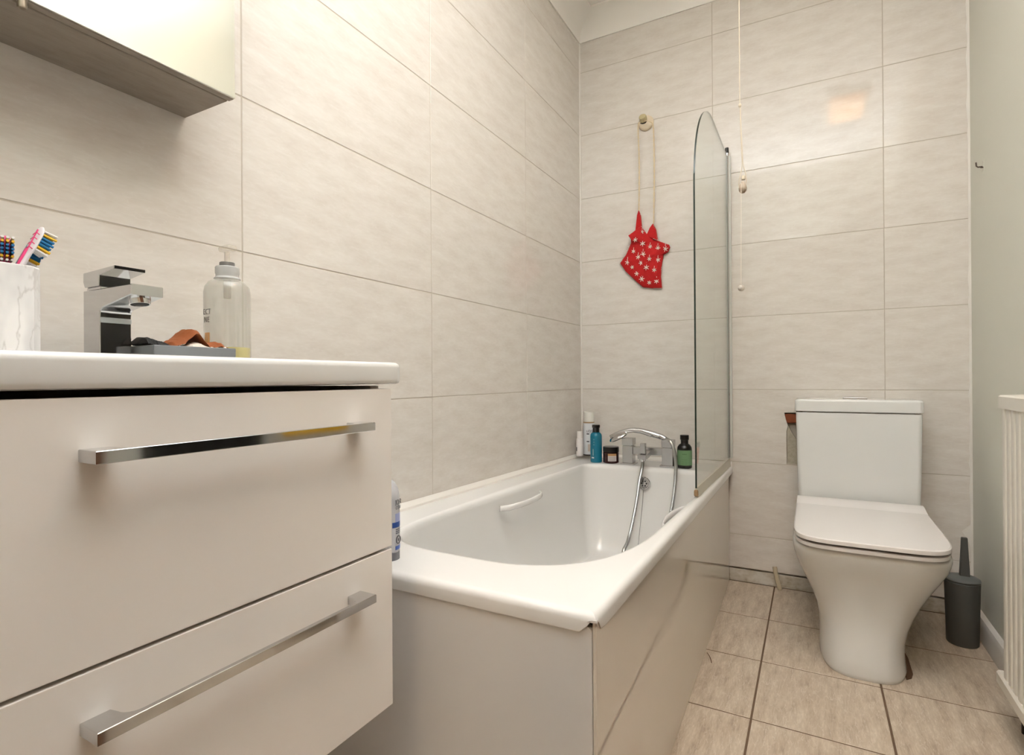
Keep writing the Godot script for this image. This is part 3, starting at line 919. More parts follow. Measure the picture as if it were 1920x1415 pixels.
# ---------------------------------------------------------------- things round the bath
func bath_things() -> void:
	var mb: MB
	var ink := mat(Color(0.22, 0.22, 0.24), 0.5)
	# white aerosol in the corner
	var t := thing("aerosol_can", Vector3(0.068, 0.4955, 0.085), "tall white aerosol can with white cap in the bath corner", "can")
	mb = MB.new(); mb.lathe([[0.0, 0.0], [0.0255, 0.0], [0.0265, 0.003], [0.0265, 0.006]], Vector3.ZERO, 28)
	part(t, "base_ring", mb, mat(Color(0.12, 0.12, 0.13), 0.4))
	mb = MB.new(); mb.lathe([[0.0262, 0.006], [0.0265, 0.008], [0.0265, 0.138], [0.0255, 0.143], [0.022, 0.147], [0.0, 0.148]], Vector3.ZERO, 28)
	var can := part(t, "body", mb, mat(Color(0.84, 0.85, 0.86), 0.3))
	mb = MB.new(); mb.lathe([[0.0215, 0.146], [0.0255, 0.148], [0.0255, 0.151], [0.0215, 0.153]], Vector3.ZERO, 28)
	part(t, "neck_band", mb, mat(Color(0.72, 0.60, 0.45), 0.4))
	mb = MB.new()
	var prof := []
	for i in 24:
		var a := TAU * i / 24
		prof.append(a)
	var rings := []
	for st in [[0.0245, 0.1525, 0.0], [0.0245, 0.185, 0.0], [0.0235, 0.193, 1.0], [0.0195, 0.192, 0.8], [0.0, 0.184, 0.0]]:
		rings.append(prof.map(func(a): return Vector3(cos(a) * st[0], st[1] + 0.005 * st[2] * absf(cos(a)), sin(a) * st[0])))
	mb.loft(rings)
	part(t, "cap", mb, mat(Color(0.88, 0.87, 0.84), 0.35))
	var look := Vector3(0.894, 0, 2.36).normalized()
	words(can, "utri", 0.014, facing(Vector3(0.003, 0.112, 0) + look * 0.0265, look), ink)
	for k in 2: part(can, "print", cyl_patch(0.0264, 0.096 - k * 0.034, 0.101 - k * 0.034, 66, 92, Vector3.ZERO), ink)
	part(can, "print", cyl_patch(0.0264, 0.02, 0.052, 50, 80, Vector3.ZERO), mat(Color(0.78, 0.72, 0.68), 0.5))
	# small white tube bottle
	t = thing("lotion_bottle", Vector3(0.039, 0.4955, 0.125), "small slim white bottle in front of the aerosol can", "bottle")
	mb = MB.new(); mb.lathe([[0.0, 0.0], [0.0150, 0.0], [0.0158, 0.002], [0.0158, 0.075], [0.0150, 0.078], [0.0128, 0.079], [0.0, 0.079]], Vector3.ZERO, 24)
	var bd := part(t, "body", mb, mat(Color(0.90, 0.88, 0.87), 0.35))
	mb = MB.new(); mb.lathe([[0.0, 0.0792], [0.0122, 0.0792], [0.0122, 0.108], [0.0114, 0.110], [0.0, 0.110]], Vector3.ZERO, 24)
	part(t, "cap", mb, mat(Color(0.91, 0.89, 0.87), 0.3))
	part(bd, "print", cyl_patch(0.0157, 0.022, 0.04, 118, 142, Vector3.ZERO), M.black)
	# teal bottle
	t = thing("shampoo_bottle", Vector3(0.137, 0.482, 0.180), "tall teal bottle with black cap on the bath edge", "bottle")
	mb = MB.new(); mb.lathe([[0.0, 0.0], [0.0235, 0.0], [0.0252, 0.003], [0.0252, 0.112], [0.0235, 0.121], [0.018, 0.127], [0.0145, 0.129], [0.0, 0.129]], Vector3.ZERO, 28)
	bd = part(t, "body", mb, mat(Color(0.05, 0.42, 0.52), 0.22))
	mb = MB.new(); mb.lathe([[0.0, 0.128], [0.0138, 0.128], [0.0145, 0.131], [0.0145, 0.148], [0.0172, 0.150], [0.0172, 0.160], [0.016, 0.1615], [0.0, 0.1615]], Vector3.ZERO, 24)
	part(t, "cap", mb, M.black)
	part(bd, "print", cyl_patch(0.0251, 0.018, 0.024, 92, 118, Vector3.ZERO), mat(Color(0.78, 0.84, 0.85), 0.4))
	part(bd, "print", cyl_patch(0.0251, 0.030, 0.058, 98, 104, Vector3.ZERO), mat(Color(0.60, 0.74, 0.77), 0.4))
	for k in 3: part(bd, "print", cyl_patch(0.0251, 0.074 + k * 0.011, 0.080 + k * 0.011, 86, 100, Vector3.ZERO), mat(Color(0.13, 0.49, 0.58), 0.4))
	# dark jar
	t = thing("cosmetic_jar", Vector3(0.201, 0.482, 0.172), "squat dark maroon jar with black lid and white label", "jar")
	mb = MB.new(); mb.lathe([[0.0, 0.0], [0.0305, 0.0], [0.0335, 0.003], [0.0335, 0.044], [0.031, 0.047], [0.0, 0.047]], Vector3.ZERO, 32)
	bd = part(t, "body", mb, mat(Color(0.17, 0.03, 0.035), 0.15))
	mb = MB.new(); mb.lathe([[0.0, 0.0475], [0.0335, 0.0475], [0.0342, 0.049], [0.0342, 0.066], [0.0325, 0.0695], [0.0, 0.0705]], Vector3.ZERO, 32)
	part(t, "lid", mb, M.black)
	part(bd, "label", cyl_patch(0.0335, 0.010, 0.033, 30, 94, Vector3.ZERO), mat(Color(0.76, 0.74, 0.73), 0.5))
	part(bd, "label_band", cyl_patch(0.0335, 0.0332, 0.042, 30, 94, Vector3.ZERO), mat(Color(0.68, 0.52, 0.33), 0.5))
	for k in 4: part(bd, "print", cyl_patch(0.0338, 0.013 + k * 0.0045, 0.0145 + k * 0.0045, 38, 84, Vector3.ZERO), mat(Color(0.55, 0.53, 0.53), 0.5))
	# black bottle with green label
	t = thing("oil_bottle", Vector3(0.5085, 0.4825, 0.168), "black bottle with a green label beside the bath tap", "bottle")
	mb = MB.new(); mb.lathe([[0.0, 0.0], [0.0265, 0.0], [0.0288, 0.003], [0.0288, 0.074], [0.0275, 0.083], [0.022, 0.092], [0.0155, 0.0965], [0.0145, 0.099], [0.0, 0.099]], Vector3.ZERO, 32)
	bd = part(t, "body", mb, M.black)
	mb = MB.new(); mb.lathe([[0.0, 0.098], [0.0145, 0.098], [0.015, 0.112], [0.0172, 0.1135], [0.0172, 0.130], [0.016, 0.1315], [0.0, 0.1315]], Vector3.ZERO, 24)
	part(t, "cap", mb, M.black)
	part(bd, "label", cyl_patch(0.0288, 0.012, 0.072, -20, 165, Vector3.ZERO, 1, 1, 26), mat(Color(0.42, 0.56, 0.40), 0.5))
	part(bd, "print", cyl_patch(0.0291, 0.055, 0.0585, 62, 96, Vector3.ZERO), mat(Color(0.33, 0.47, 0.31), 0.5))
	for k in 3: part(bd, "print", cyl_patch(0.0291, 0.018 + k * 0.008, 0.0195 + k * 0.008, 60, 100, Vector3.ZERO), mat(Color(0.30, 0.47, 0.28), 0.5))
	# small dark green scrubber behind the right pillar
	t = thing("soap_scrubber", Vector3(0.476, 0.4825, 0.128), "dark green scrubber between the tap pillar and the green-labelled bottle", "scrubber")
	mb = MB.new(); mb.rbox(Vector3(0, 0.017, 0), Vector3(0.036, 0.034, 0.022), 0.007, 3)
	part(t, "pad", mb, mat(Color(0.03, 0.13, 0.08), 0.8))
	mb = MB.new(); mb.rbox(Vector3(-0.004, 0.036, 0), Vector3(0.010, 0.012, 0.010), 0.003, 2)
	part(t, "knob", mb, mat(Color(0.03, 0.13, 0.08), 0.6))
	# orange razor propped in the corner by the screen
	t = thing("razor", Vector3(0.535, 0.4825, 0.045), "orange-handled razor standing behind the glass screen edge", "razor")
	mb = MB.new(); mb.tube([Vector3(0, 0.0, 0), Vector3(0.001, 0.03, -0.002), Vector3(0.003, 0.062, -0.008), Vector3(0.0035, 0.072, -0.010)], [0.0055, 0.0062, 0.0058, 0.0035], 12)
	part(t, "handle", mb, mat(Color(0.85, 0.32, 0.06), 0.4))
	mb = MB.new(); mb.rbox(Vector3(0.004, 0.080, -0.012), Vector3(0.010, 0.022, 0.024), 0.003, 2)
	part(t, "head", mb, mat(Color(0.10, 0.10, 0.09), 0.4))
	# clear grey bottle on the near end of the bath, mostly hidden by the vanity
	t = thing("shower_gel_bottle", Vector3(0.232, 0.5065, 1.645), "clear grey bottle with blue print on the rounded bath end", "bottle")
	mb = MB.new(); mb.lathe([[0.0, 0.0], [0.037, 0.0], [0.0415, 0.006], [0.0425, 0.02], [0.0425, 0.118], [0.040, 0.132], [0.032, 0.145], [0.021, 0.152], [0.0, 0.153]], Vector3.ZERO, 40, 1.0, 0.7)
	bd = part(t, "body", mb, mat(Color(0.74, 0.74, 0.75), 0.12))
	mb = MB.new(); mb.lathe([[0.0, 0.152], [0.020, 0.152], [0.020, 0.178], [0.018, 0.180], [0.0, 0.180]], Vector3.ZERO, 24)
	part(t, "cap", mb, mat(Color(0.85, 0.85, 0.85), 0.3))
	var blue := mat(Color(0.16, 0.30, 0.58), 0.4)
	var lav := mat(Color(0.62, 0.65, 0.80), 0.4)
	part(bd, "print", cyl_patch(0.0425, 0.062, 0.072, -38, 20, Vector3.ZERO, 1.0, 0.7), blue)
	part(bd, "print", cyl_patch(0.0425, 0.072, 0.088, -38, 8, Vector3.ZERO, 1.0, 0.7), lav)
	part(bd, "print", cyl_patch(0.0425, 0.020, 0.027, -38, 8, Vector3.ZERO, 1.0, 0.7), mat(Color(0.30, 0.42, 0.72), 0.4))
	part(bd, "print", cyl_patch(0.0425, 0.0, 0.018, -180, 180, Vector3.ZERO, 0.98, 0.7, 40), mat(Color(0.42, 0.43, 0.45), 0.2))
	var e := Vector3(cos(deg_to_rad(-8.0)) * 0.0428, 0, sin(deg_to_rad(-8.0)) * 0.0428 * 0.7)
	var out := Vector3(cos(deg_to_rad(-8.0)) * 0.7, 0, sin(deg_to_rad(-8.0)))
	words(bd, "IOR", 0.010, facing(e + Vector3(0, 0.109, 0), out), mat(Color(0.25, 0.26, 0.30), 0.4))
	words(bd, "CTIV", 0.007, facing(e + Vector3(0, 0.099, 0), out), mat(Color(0.40, 0.41, 0.45), 0.4))
	for k in 3: part(bd, "print", cyl_patch(0.0425, 0.050 + k * 0.0035, 0.0518 + k * 0.0035, -30, 6, Vector3.ZERO, 1.0, 0.7), mat(Color(0.35, 0.36, 0.4), 0.4))
	mb = MB.new(); mb.xf = facing(e + Vector3(0, 0.038, 0), out)
	var circ := []
	for i in 21: circ.append(Vector3(cos(TAU * i / 20) * 0.0072, sin(TAU * i / 20) * 0.0072, 0))
	mb.tube(circ, 0.0009, 6)
	mb.rbox(Vector3(0, 0, 0), Vector3(0.003, 0.005, 0.001), 0.0004, 1)
	part(bd, "print", mb, mat(Color(0.25, 0.26, 0.28), 0.4))

# ---------------------------------------------------------------- things on the basin
func basin_things() -> void:
	var mb: MB
	var top := 0.8735
	# square mixer tap
	var t := thing("basin_tap", Vector3(0.0885, top, 2.04), "square chrome mixer tap on the basin", "tap")
	var o := -Vector3(0.0885, top, 2.04)
	mb = MB.new()
	# body and spout in one side view, pushed through the width
	mb.extrude([Vector2(0.066, 0.8735), Vector2(0.110, 0.8735), Vector2(0.110, 0.938), Vector2(0.1115, 0.944), Vector2(0.117, 0.9475), Vector2(0.150, 0.9535), Vector2(0.190, 0.9600), Vector2(0.190, 0.9740), Vector2(0.066, 0.9740)], 0.040, Transform3D(Basis(Vector3.RIGHT, Vector3.UP, Vector3(0, 0, 1)), Vector3(0, 0, 2.0205) + o), 0.0011)
	part(t, "body", mb, mat(Color(0.80, 0.80, 0.80), 0.10, 1.0), 25.0)
	mb = MB.new(); mb.xf = Transform3D(Basis(Vector3(0, 0, 1), deg_to_rad(9.0)), Vector3(0.170, 0.9565, 2.0405) + o)
	mb.lathe([[0.0, -0.0035], [0.0105, -0.0035], [0.0108, -0.0065], [0.0125, -0.0065], [0.0132, 0.001], [0.0, 0.001]], Vector3.ZERO, 28)
	var ar := part(t, "aerator", mb, M.chrome)
	mb = MB.new(); mb.xf = Transform3D(Basis(Vector3(0, 0, 1), deg_to_rad(9.0)), Vector3(0.170, 0.9565, 2.0405) + o)
	mb.lathe([[0.0, -0.0042], [0.0103, -0.0042], [0.0103, -0.003], [0.0, -0.003]], Vector3.ZERO, 24)
	part(ar, "mesh_screen", mb, M.dark)
	mb = MB.new()
	mb.box(Vector3(0.069, 0.9735, 2.0235) + o, Vector3(0.107, 0.9785, 2.0575) + o, 0.001)
	mb.extrude([Vector2(0.0695, 0.9785), Vector2(0.1080, 0.9785), Vector2(0.1090, 0.9930), Vector2(0.147, 0.9982), Vector2(0.1475, 1.0022), Vector2(0.066, 0.9992), Vector2(0.0655, 0.986)], 0.040, Transform3D(Basis(Vector3.RIGHT, Vector3.UP, Vector3(0, 0, 1)), Vector3(0, 0, 2.0205) + o), 0.0008)
	part(t, "lever", mb, mat(Color(0.80, 0.80, 0.80), 0.10, 1.0), 25.0)
	# worn lime edge across the front of the tap
	mb = MB.new(); mb.box(Vector3(0.1095, 0.928, 2.021) + o, Vector3(0.1125, 0.9355, 2.060) + o, 0.0015, 2)
	part(t, "lime_ridge", mb, mat(Color(0.72, 0.74, 0.74), 0.5, 0.4))
	# soap bottle, almost empty
	t = thing("soap_dispenser", Vector3(0.10, top, 1.867), "clear plastic soap dispenser with a little yellow soap left", "bottle")
	var plastic := clear_mat(Color(0.72, 0.71, 0.68), 0.34, 0.12)
	mb = MB.new(); mb.lathe([[0.0, 0.001], [0.031, 0.001], [0.0350, 0.004], [0.0358, 0.010], [0.0358, 0.120], [0.0340, 0.130], [0.0285, 0.138], [0.0195, 0.1425], [0.0180, 0.146]], Vector3.ZERO, 40)
	bd_part(t, mb, plastic)
	mb = MB.new(); mb.lathe([[0.0, 0.003], [0.0335, 0.005], [0.0345, 0.010], [0.0345, 0.0285], [0.0, 0.0285]], Vector3.ZERO, 36)
	part(t, "liquid_soap", mb, mat(Color(0.86, 0.80, 0.42), 0.25))
	mb = MB.new(); mb.lathe([[0.0, 0.1435], [0.0205, 0.1435], [0.0205, 0.1445], [0.0178, 0.1475], [0.0178, 0.152], [0.0185, 0.153], [0.0185, 0.163], [0.0172, 0.1645], [0.0, 0.1645]], Vector3.ZERO, 32)
	part(t, "collar", mb, clear_mat(Color(0.78, 0.78, 0.77), 0.75, 0.2))
	mb = MB.new(); mb.lathe([[0.0, 0.1645], [0.0118, 0.1645], [0.0118, 0.171], [0.0112, 0.172], [0.0, 0.172]], Vector3.ZERO, 28)
	part(t, "cap_ring", mb, mat(Color(0.45, 0.44, 0.43), 0.4))
	mb = MB.new(); mb.tube([Vector3(0, 0.171, 0), Vector3(0, 0.190, 0)], 0.0042, 12)
	mb.rbox(Vector3(0.006, 0.194, 0.003), Vector3(0.030, 0.010, 0.017), 0.004, 3)
	part(t, "pump_head", mb, clear_mat(Color(0.88, 0.84, 0.77), 0.28, 0.5))
	mb = MB.new(); mb.lathe([[0.0, 0.112], [0.0058, 0.112], [0.0062, 0.143], [0.0, 0.143]], Vector3.ZERO, 16)
	part(t, "dip_tube", mb, clear_mat(Color(0.76, 0.74, 0.64), 0.35, 0.3))
	var dk := mat(Color(0.30, 0.29, 0.28), 0.5)
	part(t, "label", cyl_patch(0.0352, 0.022, 0.052, 80, 103, Vector3.ZERO), mat(Color(0.88, 0.62, 0.22), 0.5))
	words(t, "ECT", 0.009, facing(Vector3(cos(deg_to_rad(90.0)), 0, sin(deg_to_rad(90.0))) * 0.036 + Vector3(0, 0.086, 0), Vector3(cos(deg_to_rad(90.0)), 0, sin(deg_to_rad(90.0)))), dk)
	words(t, "NE", 0.009, facing(Vector3(cos(deg_to_rad(90.0)), 0, sin(deg_to_rad(90.0))) * 0.036 + Vector3(0, 0.073, 0), Vector3(cos(deg_to_rad(90.0)), 0, sin(deg_to_rad(90.0)))), dk)
	# tray
	t = thing("soap_tray", Vector3(0.125, top, 1.955), "grey rectangular tray behind the basin edge", "tray")
	mb = MB.new()
	mb.box(Vector3(-0.035, 0.0005, -0.062), Vector3(0.035, 0.006, 0.062), 0.001)
	for q in [[Vector3(-0.035, 0.005, -0.062), Vector3(-0.031, 0.0245, 0.062)], [Vector3(0.031, 0.005, -0.062), Vector3(0.035, 0.0245, 0.062)], [Vector3(-0.031, 0.005, -0.062), Vector3(0.031, 0.0245, -0.058)], [Vector3(-0.031, 0.005, 0.058), Vector3(0.031, 0.0245, 0.062)]]:
		mb.box(q[0], q[1], 0.001)
	part(t, "tray", mb, mat(Color(0.44, 0.45, 0.46), 0.5))
	# crumpled brown cloth pad and a white sponge lying in it
	var n := FastNoiseLite.new(); n.seed = 9; n.frequency = 38.0
	var pad := func(length: float, width: float, hgt: Callable, thick: float) -> MB:
		var m := MB.new()
		var up := []; var lo := []
		for i in range(29):
			var s := i / 28.0
			var ru := []; var rl := []
			for j in range(9):
				var w := j / 8.0
				var edge := pow(4.0 * w * (1 - w), 0.4) * pow(clampf(4.0 * s * (1 - s) * 3.0, 0, 1), 0.5)
				var y: float = hgt.call(s) + 0.003 * n.get_noise_2d(s * 2.0, w)
				var p := Vector3((w - 0.5) * width + 0.004 * n.get_noise_2d(s * 3.0, 7.0), y, (0.5 - s) * length)
				ru.append(p + Vector3(0, thick * edge, 0)); rl.append(p)
			up.append(ru); lo.append(rl)
		for i in range(28):
			for j in range(8):
				m.quad(up[i][j], up[i][j + 1], up[i + 1][j + 1], up[i + 1][j])
				m.quad(lo[i][j], lo[i + 1][j], lo[i + 1][j + 1], lo[i][j + 1])
		m.settle(0)
		return m
	t = thing("cloth_pad", Vector3(0.128, top + 0.009, 1.943), "crumpled orange-brown cloth lying in the grey tray", "cloth")
	part(t, "cloth", pad.call(0.085, 0.05, func(s): return 0.014 + 0.023 * exp(-pow((s - 0.42) / 0.17, 2.0)) + 0.003 * sin(s * 9.0), 0.008), mat(Color(0.52, 0.26, 0.06), 0.75), 60.0)
	t = thing("white_sponge", Vector3(0.140, top + 0.006, 1.935), "thin white sponge under the brown cloth in the tray", "sponge")
	part(t, "pad", pad.call(0.074, 0.034, func(s): return 0.012 + 0.005 * exp(-pow((s - 0.30) / 0.14, 2.0)) + 0.002 * s, 0.008), mat(Color(0.82, 0.77, 0.72), 0.85), 60.0)
	t = thing("black_scourer", Vector3(0.120, top + 0.0065, 1.995), "black scouring cloth at the tap end of the grey tray", "cloth")
	part(t, "cloth", pad.call(0.045, 0.05, func(s): return 0.021 - 0.012 * s, 0.011), M.dark, 60.0)
	# tumbler with toothbrushes
	t = thing("toothbrush_tumbler", Vector3(0.10, top, 2.166), "white marbled square tumbler at the left end of the basin", "tumbler")
	var mt := blend_texture(61, [Color(0.90, 0.89, 0.88), Color(0.89, 0.88, 0.87), Color(0.80, 0.79, 0.785), Color(0.60, 0.59, 0.59)], 0.012, 0.02, 0.35, Color(0.52, 0.49, 0.47), 256)
	var mm := tri_mat(mt, Vector3(5, 2.2, 5), Vector3(0.33, 0.12, 0.7), 0.3)
	mb = MB.new()
	var rings := []
	var oct := func(h: float, y: float) -> Array:
		var r := []
		for q in 4:
			var sx := 1.0 if q == 0 or q == 3 else -1.0
			var sz := 1.0 if q < 2 else -1.0
			var cpt := 0.010
			var p1 := Vector3(sx * h, y, sz * (h - cpt)); var p2 := Vector3(sx * (h - cpt), y, sz * h)
			if q % 2 == 0: r.append(p1); r.append(p2)
			else: r.append(p2); r.append(p1)
		return r
	for st in [[0.0325, 0.0005], [0.0345, 0.003], [0.0345, 0.1125], [0.0335, 0.1145], [0.0305, 0.1145], [0.0295, 0.112], [0.0295, 0.006]]: rings.append(oct.call(st[0], st[1]))
	mb.loft(rings)
	part(t, "cup", mb, mm, 30.0)
	brush(Vector3(0.103, top + 0.010, 2.186), Vector3(0.105, top + 0.170, 2.1215), Vector3(-0.20, -0.3, -0.88), Color(0.88, 0.85, 0.86), Color(0.90, 0.28, 0.50), "white and pink toothbrush leaning right out of the tumbler", true)
	brush(Vector3(0.088, top + 0.010, 2.190), Vector3(0.084, top + 0.156, 2.1235), Vector3(0.10, -0.40, -0.90), Color(0.06, 0.38, 0.56), Color(0.05, 0.30, 0.48), "blue toothbrush behind the white and pink toothbrush", false)
	brush(Vector3(0.074, top + 0.010, 2.152), Vector3(0.072, top + 0.158, 2.1475), Vector3(0.95, 0.05, 0.3), Color(0.80, 0.25, 0.45), Color(0.80, 0.25, 0.45), "pink toothbrush with bristles turned to the front", false)

func bd_part(t: Node3D, mb: MB, m: Material) -> void:
	part(t, "body", mb, m, 50.0)

func brush(foot: Vector3, tip: Vector3, bristles: Vector3, c: Color, c2: Color, label: String, marked: bool) -> void:
	var t := thing("toothbrush", foot, label, "toothbrush", "toothbrushes in the tumbler")
	var y := (tip - foot).normalized()
	var z := (bristles - y * bristles.dot(y)).normalized()
	var x := y.cross(z)
	var length := (tip - foot).length()
	var f := Transform3D(Basis(x, y, z), Vector3.ZERO)
	var mb := MB.new(); mb.xf = f
	var rings := []
	for st in [[0.0, 0.004, 0.003], [0.003, 0.0058, 0.0045], [length * 0.45, 0.0062, 0.005], [length - 0.058, 0.0042, 0.0038], [length - 0.044, 0.0040, 0.0032], [length - 0.036, 0.0060, 0.0028], [length - 0.027, 0.0086, 0.0027], [length - 0.010, 0.0088, 0.0027], [length - 0.004, 0.0066, 0.0025], [length, 0.0026, 0.0014]]:
		var r := []
		for i in 16:
			var a := TAU * i / 16
			r.append(Vector3(cos(a) * st[1], st[0], sin(a) * st[2]))
		rings.append(r)
	mb.loft(rings)
	part(t, "handle", mb, mat(c, 0.3), 60.0)
	if marked:
		mb = MB.new(); mb.xf = f
		mb.box(Vector3(-0.0013, length * 0.42, -0.0054), Vector3(0.0013, length - 0.034, -0.0026), 0.0004)
		mb.box(Vector3(-0.0006, length - 0.036, -0.0038), Vector3(0.0006, length - 0.005, -0.0022), 0.0002)
		for k in 4:
			mb.tube([Vector3(-0.0060, length - 0.0325 + k * 0.0068, -0.0021), Vector3(0, length - 0.0295 + k * 0.0068, -0.0031), Vector3(0.0060, length - 0.0325 + k * 0.0068, -0.0021)], 0.00065, 6)
		part(t, "grip_pattern", mb, mat(c2, 0.4))
	var tuft := MB.new(); tuft.xf = f
	var tuft2 := MB.new(); tuft2.xf = f
	var tuft3 := MB.new(); tuft3.xf = f
	for i in range(4):
		for j in range(7):
			var px := -0.006 + i * 0.004; var py := length - 0.031 + j * 0.0042
			var target: MB = tuft2 if j == 1 or j == 5 else (tuft3 if j == 0 or j == 6 else tuft)
			target.tube([Vector3(px, py, 0.001), Vector3(px * 1.25, py + (j - 3) * 0.0005, 0.0155 + 0.0012 * ((i + j) % 2))], 0.0017, 6)
	for q in [["bristles", tuft, Color(0.07, 0.42, 0.62)], ["yellow_bristles", tuft2, Color(0.86, 0.68, 0.14)], ["white_bristles", tuft3, Color(0.86, 0.85, 0.84)]]:
		part(t, q[0], q[1], mat(q[2], 0.6)).set_meta("kind", "stuff")

# ---------------------------------------------------------------- hanging things
func back_wall_things() -> void:
	var mb: MB
	# wall hook
	var t := thing("wall_hook", Vector3(0.318, 1.985, 0.0), "round cream wall hook with a peg high on the back wall", "hook")
	var cream := mat(Color(0.84, 0.78, 0.68), 0.4)
	mb = MB.new(); mb.xf = Transform3D(Basis(Vector3.RIGHT, Vector3(0, 0, 1), Vector3(0, -1, 0)), Vector3.ZERO)
	mb.lathe([[0.0, 0.0], [0.034, 0.0], [0.035, 0.003], [0.033, 0.010], [0.026, 0.015], [0.0, 0.017]], Vector3.ZERO, 36)
	part(t, "base", mb, cream, 60.0)
	mb = MB.new(); mb.xf = Transform3D(Basis(Vector3.RIGHT, Vector3(0, 0.45, 0.89).normalized(), Vector3(0, -0.89, 0.45).normalized()), Vector3(-0.008, 0.008, 0.010))
	mb.lathe([[0.0, 0.0], [0.0175, 0.0], [0.0175, 0.005], [0.0, 0.005]], Vector3.ZERO, 24)
	part(t, "collar", mb, mat(Color(0.10, 0.06, 0.03), 0.5))
	mb = MB.new(); mb.xf = Transform3D(Basis(Vector3.RIGHT, Vector3(0, 0.45, 0.89).normalized(), Vector3(0, -0.89, 0.45).normalized()), Vector3(-0.008, 0.008, 0.010))
	mb.lathe([[0.0, 0.004], [0.0160, 0.004], [0.0165, 0.022], [0.0150, 0.027], [0.0, 0.029]], Vector3.ZERO, 24)
	part(t, "peg", mb, mat(Color(0.74, 0.69, 0.54), 0.25))
	# red pouch with its cords
	t = thing("knitted_pouch", Vector3(0.30, 1.24, 0.0), "red knitted pouch with white stars hanging by cream cords", "pouch")
	var o := -Vector3(0.30, 1.24, 0.0)
	var outline := [Vector2(0.246, 1.482), Vector2(0.273, 1.503), Vector2(0.299, 1.521), Vector2(0.323, 1.484), Vector2(0.347, 1.460), Vector2(0.371, 1.451), Vector2(0.400, 1.436), Vector2(0.418, 1.427), Vector2(0.423, 1.415), Vector2(0.414, 1.395), Vector2(0.394, 1.386), Vector2(0.388, 1.355), Vector2(0.385, 1.333), Vector2(0.381, 1.292), Vector2(0.386, 1.241), Vector2(0.345, 1.243), Vector2(0.300, 1.251), Vector2(0.266, 1.285), Vector2(0.223, 1.329), Vector2(0.196, 1.370), Vector2(0.224, 1.405), Vector2(0.249, 1.457)]
	var red := tri_mat(blend_texture(71, [Color(0.60, 0.035, 0.045), Color(0.72, 0.06, 0.07), Color(0.80, 0.10, 0.10)], 0.05, 0.2, 0.0, Color.WHITE, 256), Vector3(14, 14, 14), Vector3.ZERO, 0.85)
	var dense := []
	for i in outline.size():
		for k in 4: dense.append(outline[i].lerp(outline[(i + 1) % outline.size()], k / 4.0))
	var c := Vector2(0.315, 1.37)
	var nn := FastNoiseLite.new(); nn.seed = 3; nn.frequency = 11.0
	var front := func(p: Vector2, s: float) -> float:   # bulge of the cloth and its soft folds
		return 0.010 + 0.022 * sqrt(maxf(0.0, 1.0 - s * s)) + 0.007 * nn.get_noise_2d(p.x * 1.8 + p.y, p.y - p.x) * (1.0 - s * 0.6)
	mb = MB.new()
	var rings := []
	for s in [1.0, 0.985, 0.94, 0.86, 0.74, 0.6, 0.45, 0.3, 0.15]:
		rings.append(dense.map(func(p: Vector2): var q: Vector2 = c + (p - c) * s; return Vector3(q.x, q.y, front.call(q, s)) + o))
	var back := []
	for s in [0.5, 0.95]:
		back.append(dense.map(func(p: Vector2): var q: Vector2 = c + (p - c) * s; return Vector3(q.x, q.y, 0.004 + 0.002 * s) + o))
	mb.loft(back + rings)
	var bag := part(t, "bag", mb, red, 70.0)
	# the folded flap casts its own edge
	mb = MB.new()
	var flap := [Vector2(0.246, 1.482), Vector2(0.299, 1.521), Vector2(0.323, 1.484), Vector2(0.350, 1.455), Vector2(0.345, 1.43), Vector2(0.310, 1.437), Vector2(0.285, 1.452), Vector2(0.262, 1.456)]
	rings = []
	var fc := Vector2(0.300, 1.472)
	for st in [[0.9, 0.012], [1.0, 0.020], [1.0, 0.034], [0.92, 0.039], [0.5, 0.042]]:
		rings.append(flap.map(func(p: Vector2): var q: Vector2 = fc + (p - fc) * st[0]; return Vector3(q.x, q.y, st[1] + (0.285 - q.x) * 0.30) + o))
	mb.loft(rings)
	part(bag, "flap", mb, red, 60.0)
	mb = MB.new()
	rings = []
	for st in [[0.9, 0.008], [1.0, 0.013], [1.0, 0.024], [0.8, 0.029]]:
		var tb := [Vector2(0.271, 1.500), Vector2(0.280, 1.575), Vector2(0.287, 1.595), Vector2(0.295, 1.573), Vector2(0.302, 1.500)]
		rings.append(tb.map(func(p: Vector2): var q: Vector2 = Vector2(0.287, 1.54) + (p - Vector2(0.287, 1.54)) * st[0]; return Vector3(q.x, q.y, st[1]) + o))
	mb.loft(rings)
	part(t, "loop_tab", mb, red, 60.0)
	mb = MB.new()
	rings = []
	for st in [[0.9, 0.006], [1.0, 0.010], [1.0, 0.020], [0.85, 0.026]]:
		var tb := [Vector2(0.318, 1.475), Vector2(0.335, 1.510), Vector2(0.350, 1.529), Vector2(0.362, 1.500), Vector2(0.371, 1.447)]
		rings.append(tb.map(func(p: Vector2): var q: Vector2 = Vector2(0.347, 1.48) + (p - Vector2(0.347, 1.48)) * st[0]; return Vector3(q.x, q.y, st[1]) + o))
	mb.loft(rings)
	part(t, "loop_tab", mb, red, 60.0)
	# white knitted stars
	var stars := [Vector2(0.305, 1.493), Vector2(0.276, 1.460), Vector2(0.307, 1.441), Vector2(0.339, 1.425), Vector2(0.372, 1.415), Vector2(0.404, 1.408), Vector2(0.264, 1.413), Vector2(0.286, 1.384), Vector2(0.308, 1.394), Vector2(0.336, 1.370), Vector2(0.372, 1.363), Vector2(0.236, 1.367), Vector2(0.258, 1.343), Vector2(0.299, 1.357), Vector2(0.322, 1.334), Vector2(0.356, 1.320), Vector2(0.278, 1.312), Vector2(0.300, 1.286), Vector2(0.333, 1.267), Vector2(0.365, 1.270)]
	var white := mat(Color(0.88, 0.80, 0.76), 0.9)
